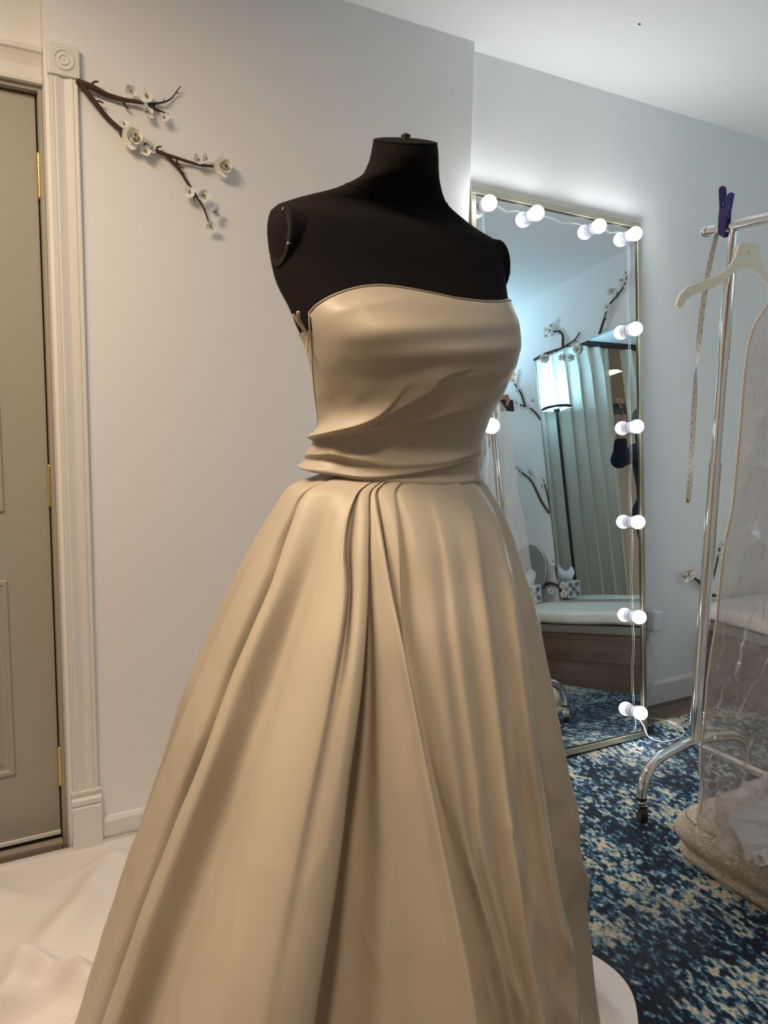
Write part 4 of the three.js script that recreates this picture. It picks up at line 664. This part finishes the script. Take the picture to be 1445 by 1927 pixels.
blossomBranch('curved blossom branch just above the bench top by the wall outlet', 'right', [st(rz([[0.518, 2.069], [0.549, 2.008], [0.537, 1.932], [0.49, 1.88], [0.45, 1.855]]), 0.008, 0.01), st(rz([[0.662, 1.921], [0.588, 1.909], [0.505, 1.884]]), 0.005, 0.008)],
  rz([[0.497, 2.104], [0.532, 1.85], [0.48, 1.85]]).map((p) => [...p, 0.026]), rz([[0.662, 1.913], [0.69, 1.92], [0.5, 1.97]]).map((p) => [...p, 0.022]));
blossomBranch('short blossom branch low on the wall behind the garment rack post', 'back', [st([[2.83, 0.559], [2.882, 0.53], [2.921, 0.497], [2.955, 0.465], [3.0, 0.455]], 0.006, 0.007), st([[2.95, 0.46], [2.985, 0.56], [3.019, 0.67]], 0.005, 0.004)],
  [[2.8, 0.575, 0.034]], [[2.778, 0.56, 0.02], [3.019, 0.686, 0.024], [3.0, 0.64, 0.016]]);

// ---------------------------------------------------------------- curtain, torchiere, ceiling lights
for (const [x0, x1, label] of [[2.03, 3.43, 'long cream curtain panel hanging behind the torchiere lamp'], [0.72, 1.91, 'long cream curtain panel with a dark gap beside it']]) {
  const t = thing('divider_curtain', label, 'curtain', [(x0 + x1) / 2, 0.02, 2.58], 0, 'cream dividing curtains'), w = x1 - x0;
  part('fabric', grid(Math.round(w * 150), 40, (u, v) => { const x = (u - 0.5) * w, y = 2.37 * v, ph = u * w * 46, top = smooth(0.9, 1, v); return V(x + 0.012 * Math.sin(ph * 2) * (1 - top) + (v - 0.5) * (-0.02), y, (0.032 - 0.012 * top) * Math.sin(ph + 0.6 * Math.sin(v * 3 + u * 7)) + 0.012 * (fbm(u * w * 9, v * 3, 2) - 0.5)); }), M.curtain, t);
  part('header_tape', grid(Math.round(w * 150), 2, (u, v) => { const x = (u - 0.5) * w, ph = u * w * 46; return V(x, 2.33 + 0.045 * v, 0.022 * Math.sin(ph + 0.6 * Math.sin(3 + u * 7)) + 0.006); }), M.curtain, t);
}
tag(part('curtain_track', rbox(0.6, 3.448, 2.398, 2.4395, 2.565, 2.60, 0.004), M.black), 'dark ceiling track carrying the cream curtains', 'curtain track');
{
  const lx = 2.80, lz = 2.42, ly = 1.83, t = thing('torchiere_lamp', 'slim black torchiere floor lamp with a glowing disc head before the curtain', 'floor lamp', [lx, 0.012, lz]);
  part('base', [cyl(0.13, 0.125, 0.02, 0, 0.01, 0, 48), cyl(0.02, 0.014, 0.03, 0, 0.035, 0, 20)], M.black, t);
  part('pole', cyl(0.0115, 0.0115, ly - 0.06, 0, ly / 2 - 0.01, 0, 20), M.black, t);
  const head = part('lamp_head', at(new THREE.LatheGeometry([[0.090, -0.004], [0.112, -0.004], [0.115, 0.004], [0.112, 0.012], [0.106, 0.012], [0.106, 0.0], [0.090, 0.0]].map(([a, b]) => new THREE.Vector2(a, b)), 64), 0, ly - 0.012, 0), M.black, t);
  part('hub', [cyl(0.022, 0.03, 0.03, 0, ly - 0.022, 0, 24), ...[0, 1, 2, 3].map((k) => at(new THREE.BoxGeometry(0.08, 0.006, 0.012), Math.cos(k * 1.5708 + 0.4) * 0.055, ly - 0.014, Math.sin(k * 1.5708 + 0.4) * 0.055, 0, -(k * 1.5708 + 0.4), 0))], M.black, head);
  const gl = glow(LIGHT.torch[0] * 0.9 + 0.1, 0.95, 1, 3);
  for (let k = 0; k < 4; k++) { const a0 = k * Math.PI / 2 + 0.52, a1 = a0 + 1.32, s = new THREE.Shape(); s.absarc(0, 0, 0.089, a0, a1, false); s.absarc(0, 0, 0.048, a1, a0, true); const g = new THREE.ExtrudeGeometry(s, { depth: 0.004, bevelEnabled: false, curveSegments: 14 }); g.rotateX(Math.PI / 2); g.translate(0, ly - 0.010, 0); part('light_panel', g, gl, head); }
  part('light_panel', cyl(0.105, 0.105, 0.002, 0, ly - 0.0065, 0, 48), gl, head);
  const L = new THREE.RectAreaLight(new THREE.Color(LIGHT.torch[0], LIGHT.torch[1], LIGHT.torch[2]), LIGHT.torch[3], 0.19, 0.19); L.position.set(lx, ly + 0.012 + 0.002, lz); L.lookAt(lx, 5, lz); scene.add(L);
  const L2 = new THREE.RectAreaLight(new THREE.Color(LIGHT.torch[0], LIGHT.torch[1], LIGHT.torch[2]), LIGHT.torch[3] * 0.05, 0.16, 0.16); L2.position.set(lx, ly - 0.005, lz); L2.lookAt(lx, -5, lz); scene.add(L2);
}
DOWNLIGHTS.forEach(([x, z, nits, beam], i) => {
  const t = thing('ceiling_downlight', ['warm recessed ceiling spotlight over the front of the gown', 'warm recessed ceiling light beyond the curtain gap'][i], 'ceiling light', [x, H - 0.0002, z], 0, 'recessed ceiling lights');
  part('trim_ring', at(new THREE.LatheGeometry([[0.09, 0], [0.115, 0], [0.113, -0.006], [0.098, -0.009], [0.09, -0.005]].map(([a, b]) => new THREE.Vector2(a, b)), 48), 0, 0, 0), M.white, t);
  part('diffuser', cyl(0.091, 0.091, 0.004, 0, -0.004, 0, 40), glow(LIGHT.warm[0], LIGHT.warm[1], LIGHT.warm[2], 3), t);
  const col = new THREE.Color(LIGHT.warm[0], LIGHT.warm[1], LIGHT.warm[2]);
  if (nits) { const L = new THREE.RectAreaLight(col, nits, 0.16, 0.16); L.position.set(x, H - 0.016, z); L.lookAt(x, -5, z); scene.add(L); }
  if (beam) { const L = new THREE.SpotLight(col, beam, 0, 40 * Math.PI / 180, 0.85, 2); L.position.set(x, H - 0.016, z); L.target.position.set(x, 0, z); L.castShadow = true; L.shadow.radius = 3.5; scene.add(L, L.target); }
});
{  // invented soft source, added to brighten the left wall, door and gown
  const t = thing('fill_panel', 'added unseen square warm fill panel on the ceiling beside the gown', 'ceiling light', [FILL_PANEL[0], H, FILL_PANEL[1]]);
  part('panel_frame', [rbox(-0.31, 0.31, -0.022, -0.0002, -0.31, -0.296, 0.002), rbox(-0.31, 0.31, -0.022, -0.0002, 0.296, 0.31, 0.002), rbox(-0.31, -0.296, -0.022, -0.0002, -0.2955, 0.2955, 0.002), rbox(0.296, 0.31, -0.022, -0.0002, -0.2955, 0.2955, 0.002)], M.white, t);
  part('diffuser', box(-0.2955, 0.2955, -0.018, -0.002, -0.2955, 0.2955), glow(LIGHT.warm[0], LIGHT.warm[1], LIGHT.warm[2], 3), t);
  const L = new THREE.RectAreaLight(new THREE.Color(LIGHT.warm[0], LIGHT.warm[1], LIGHT.warm[2]), FILL_PANEL[2], 0.58, 0.58); L.position.set(FILL_PANEL[0], H - 0.026, FILL_PANEL[1]); L.lookAt(FILL_PANEL[0], -5, FILL_PANEL[1]); scene.add(L);
}

// ---------------------------------------------------------------- person seen only in the mirror, holding a phone up
function fieldMesh(bones, lo, size, res, k = 0.02) {        // smooth union of tapered capsules, meshed
  const mc = new MarchingCubes(res, new THREE.MeshBasicMaterial(), false, false, 200000), half = size / 2, c = lo.map((v) => v + half);
  for (let iz = 0; iz < res; iz++) for (let iy = 0; iy < res; iy++) for (let ix = 0; ix < res; ix++) {
    const hs = res / 2, x = c[0] + (ix - hs) / hs * half, y = c[1] + (iy - hs) / hs * half, z = c[2] + (iz - hs) / hs * half; let d = 1;
    for (const [a, b, ra, rb] of bones) {
      const bx = b[0] - a[0], by = b[1] - a[1], bz = b[2] - a[2], px = x - a[0], py = y - a[1], pz = z - a[2], l = bx * bx + by * by + bz * bz, t = l ? clamp((px * bx + py * by + pz * bz) / l) : 0;
      const q = Math.hypot(px - bx * t, py - by * t, pz - bz * t) - lerp(ra, rb, t); const h = clamp(0.5 + 0.5 * (d - q) / k); d = lerp(d, q, h) - k * h * (1 - h);
    }
    mc.field[ix + iy * res + iz * res * res] = -d;
  }
  mc.isolation = 0; mc.update();
  const n = mc.count, g = new THREE.BufferGeometry(), P = new Float32Array(n * 3), Q = new Float32Array(n * 3);
  for (let i = 0; i < n; i++) { for (let j = 0; j < 3; j++) { P[i * 3 + j] = c[j] + mc.positionArray[i * 3 + j] * half; Q[i * 3 + j] = mc.normalArray[i * 3 + j]; } }
  g.setAttribute('position', new THREE.BufferAttribute(P, 3)); g.setAttribute('normal', new THREE.BufferAttribute(Q, 3)); g.setAttribute('uv', new THREE.BufferAttribute(new Float32Array(n * 2), 2)); return g;
}
{
  const px = 2.45, pz = 1.88, t = thing('person', 'person in dark navy clothes holding up a black phone, reflected in the leaning mirror', 'person', [px, 0.012, pz]);
  const hx = 0.46, hy = 1.675, hz = -0.20;                   // the raised hand
  const arms = [[[0.17, 1.38, 0], [0.36, 1.33, -0.03], 0.052, 0.042], [[0.36, 1.33, -0.03], [hx - 0.02, 1.60, hz + 0.03], 0.04, 0.027], [[-0.17, 1.38, 0], [-0.22, 1.12, 0.01], 0.052, 0.042], [[-0.22, 1.12, 0.01], [-0.21, 0.9, -0.08], 0.038, 0.027]];
  const trunk = [[[0, 0.95, 0], [0, 1.08, 0], 0.12, 0.11], [[0, 1.08, 0], [0, 1.32, 0], 0.11, 0.125], [[-0.13, 1.38, 0], [0.13, 1.38, 0], 0.062, 0.062], [[-0.06, 0.95, 0], [0.06, 0.95, 0], 0.125, 0.125]];
  const legs = [-1, 1].flatMap((s) => [[[s * 0.09, 0.9, 0], [s * 0.1, 0.48, -0.01], 0.088, 0.058], [[s * 0.1, 0.48, -0.01], [s * 0.1, 0.08, 0.02], 0.056, 0.038], [[s * 0.1, 0.056, 0.03], [s * 0.11, 0.048, -0.13], 0.042, 0.034]]);
  const neck = [[[0, 1.40, 0], [0, 1.50, -0.01], 0.052, 0.048]];
  const head = [[[0, 1.60, 0.0], [0, 1.62, 0.02], 0.08, 0.082], [[0, 1.53, -0.035], [0, 1.58, -0.025], 0.048, 0.066], [[0, 1.575, -0.098], [0, 1.60, -0.088], 0.012, 0.009], [[-0.026, 1.54, -0.078], [0.026, 1.54, -0.078], 0.009, 0.009], [[-0.078, 1.575, 0.01], [-0.08, 1.60, 0.015], 0.012, 0.016], [[0.078, 1.575, 0.01], [0.08, 1.60, 0.015], 0.012, 0.016]];
  const fg = []; for (let k = 0; k < 4; k++) { const y = hy + 0.028 - k * 0.018, l = [0.9, 1, 0.95, 0.8][k]; fg.push([[hx - 0.012, y, hz + 0.02], [hx + 0.03 * l, y + 0.002, hz - 0.006], 0.0095, 0.009], [[hx + 0.03 * l, y + 0.002, hz - 0.006], [hx + 0.05 * l, y, hz - 0.016], 0.009, 0.0085], [[hx + 0.05 * l, y, hz - 0.016], [hx + 0.056 * l, y, hz - 0.034], 0.0085, 0.008]); }
  const palm = [[[hx - 0.02, 1.60, hz + 0.03], [hx - 0.014, hy - 0.02, hz + 0.024], 0.027, 0.026], [[hx - 0.015, hy - 0.03, hz + 0.02], [hx - 0.012, hy + 0.024, hz + 0.02], 0.021, 0.02], [[hx - 0.01, hy - 0.03, hz + 0.015], [hx + 0.0, hy - 0.052, hz - 0.008], 0.013, 0.011], [[hx + 0.0, hy - 0.052, hz - 0.008], [hx + 0.022, hy - 0.058, hz - 0.02], 0.0105, 0.0095]];
  const body = fieldMesh([...trunk, ...arms, ...legs, ...neck], [-1.0, -0.1, -1.0], 2.0, 100, 0.04);
  const hd = fieldMesh([...neck, ...head], [-0.16, 1.42, -0.16], 0.34, 80, 0.018), hand = fieldMesh([...palm, ...fg], [hx - 0.1, hy - 0.12, hz - 0.09], 0.2, 70, 0.008);
  part('body', [body, hd, hand], M.skin, t);
  const grow = (l, r) => l.map(([a, b, x, y]) => [a, b, x + r, y + r]);
  const sleeve = [[arms[0][0], arms[0][1], 0.062, 0.052], [arms[1][0], [0.40, 1.44, -0.1], 0.05, 0.044], ...grow(arms.slice(2), 0.012)];
  part('clothing', fieldMesh([...grow(trunk, 0.014), ...sleeve, ...grow(legs.filter((_, i) => i % 3 !== 2), 0.014)], [-1.0, -0.1, -1.0], 2.0, 100, 0.03), M.cloth, t);
  part('shoes', fieldMesh(grow(legs.filter((_, i) => i % 3 === 2), 0.008), [-0.3, -0.2, -0.3], 0.6, 60, 0.01), M.black, t);
  part('hair', fieldMesh([[[0, 1.635, 0.022], [0, 1.645, 0.03], 0.085, 0.085], [[0, 1.6, 0.05], [0, 1.45, 0.06], 0.065, 0.05], [[-0.06, 1.62, 0.02], [-0.07, 1.5, 0.03], 0.035, 0.03], [[0.06, 1.62, 0.02], [0.07, 1.5, 0.03], 0.035, 0.03]], [-0.2, 1.36, -0.16], 0.42, 70, 0.02), M.hair, t);
  part('eye', [-1, 1].map((s) => sph(0.009, s * 0.03, 1.605, -0.078, 12)), M.white, t);
  const ph = thing('mobile_phone', 'black mobile phone held sideways in the raised hand in the mirror', 'phone', [px + hx + 0.014, hy - 0.018, pz + hz - 0.022]);
  part('phone_body', rbox(-0.03, 0.085, -0.036, 0.036, -0.004, 0.004, 0.004, 3), M.black, ph);
  part('camera_bump', [cyl(0.007, 0.007, 0.002, 0.07, 0.022, -0.005, 16, Math.PI / 2), cyl(0.007, 0.007, 0.002, 0.07, 0.004, -0.005, 16, Math.PI / 2)], M.rubber, ph);
}

renderer.render(scene, camera);
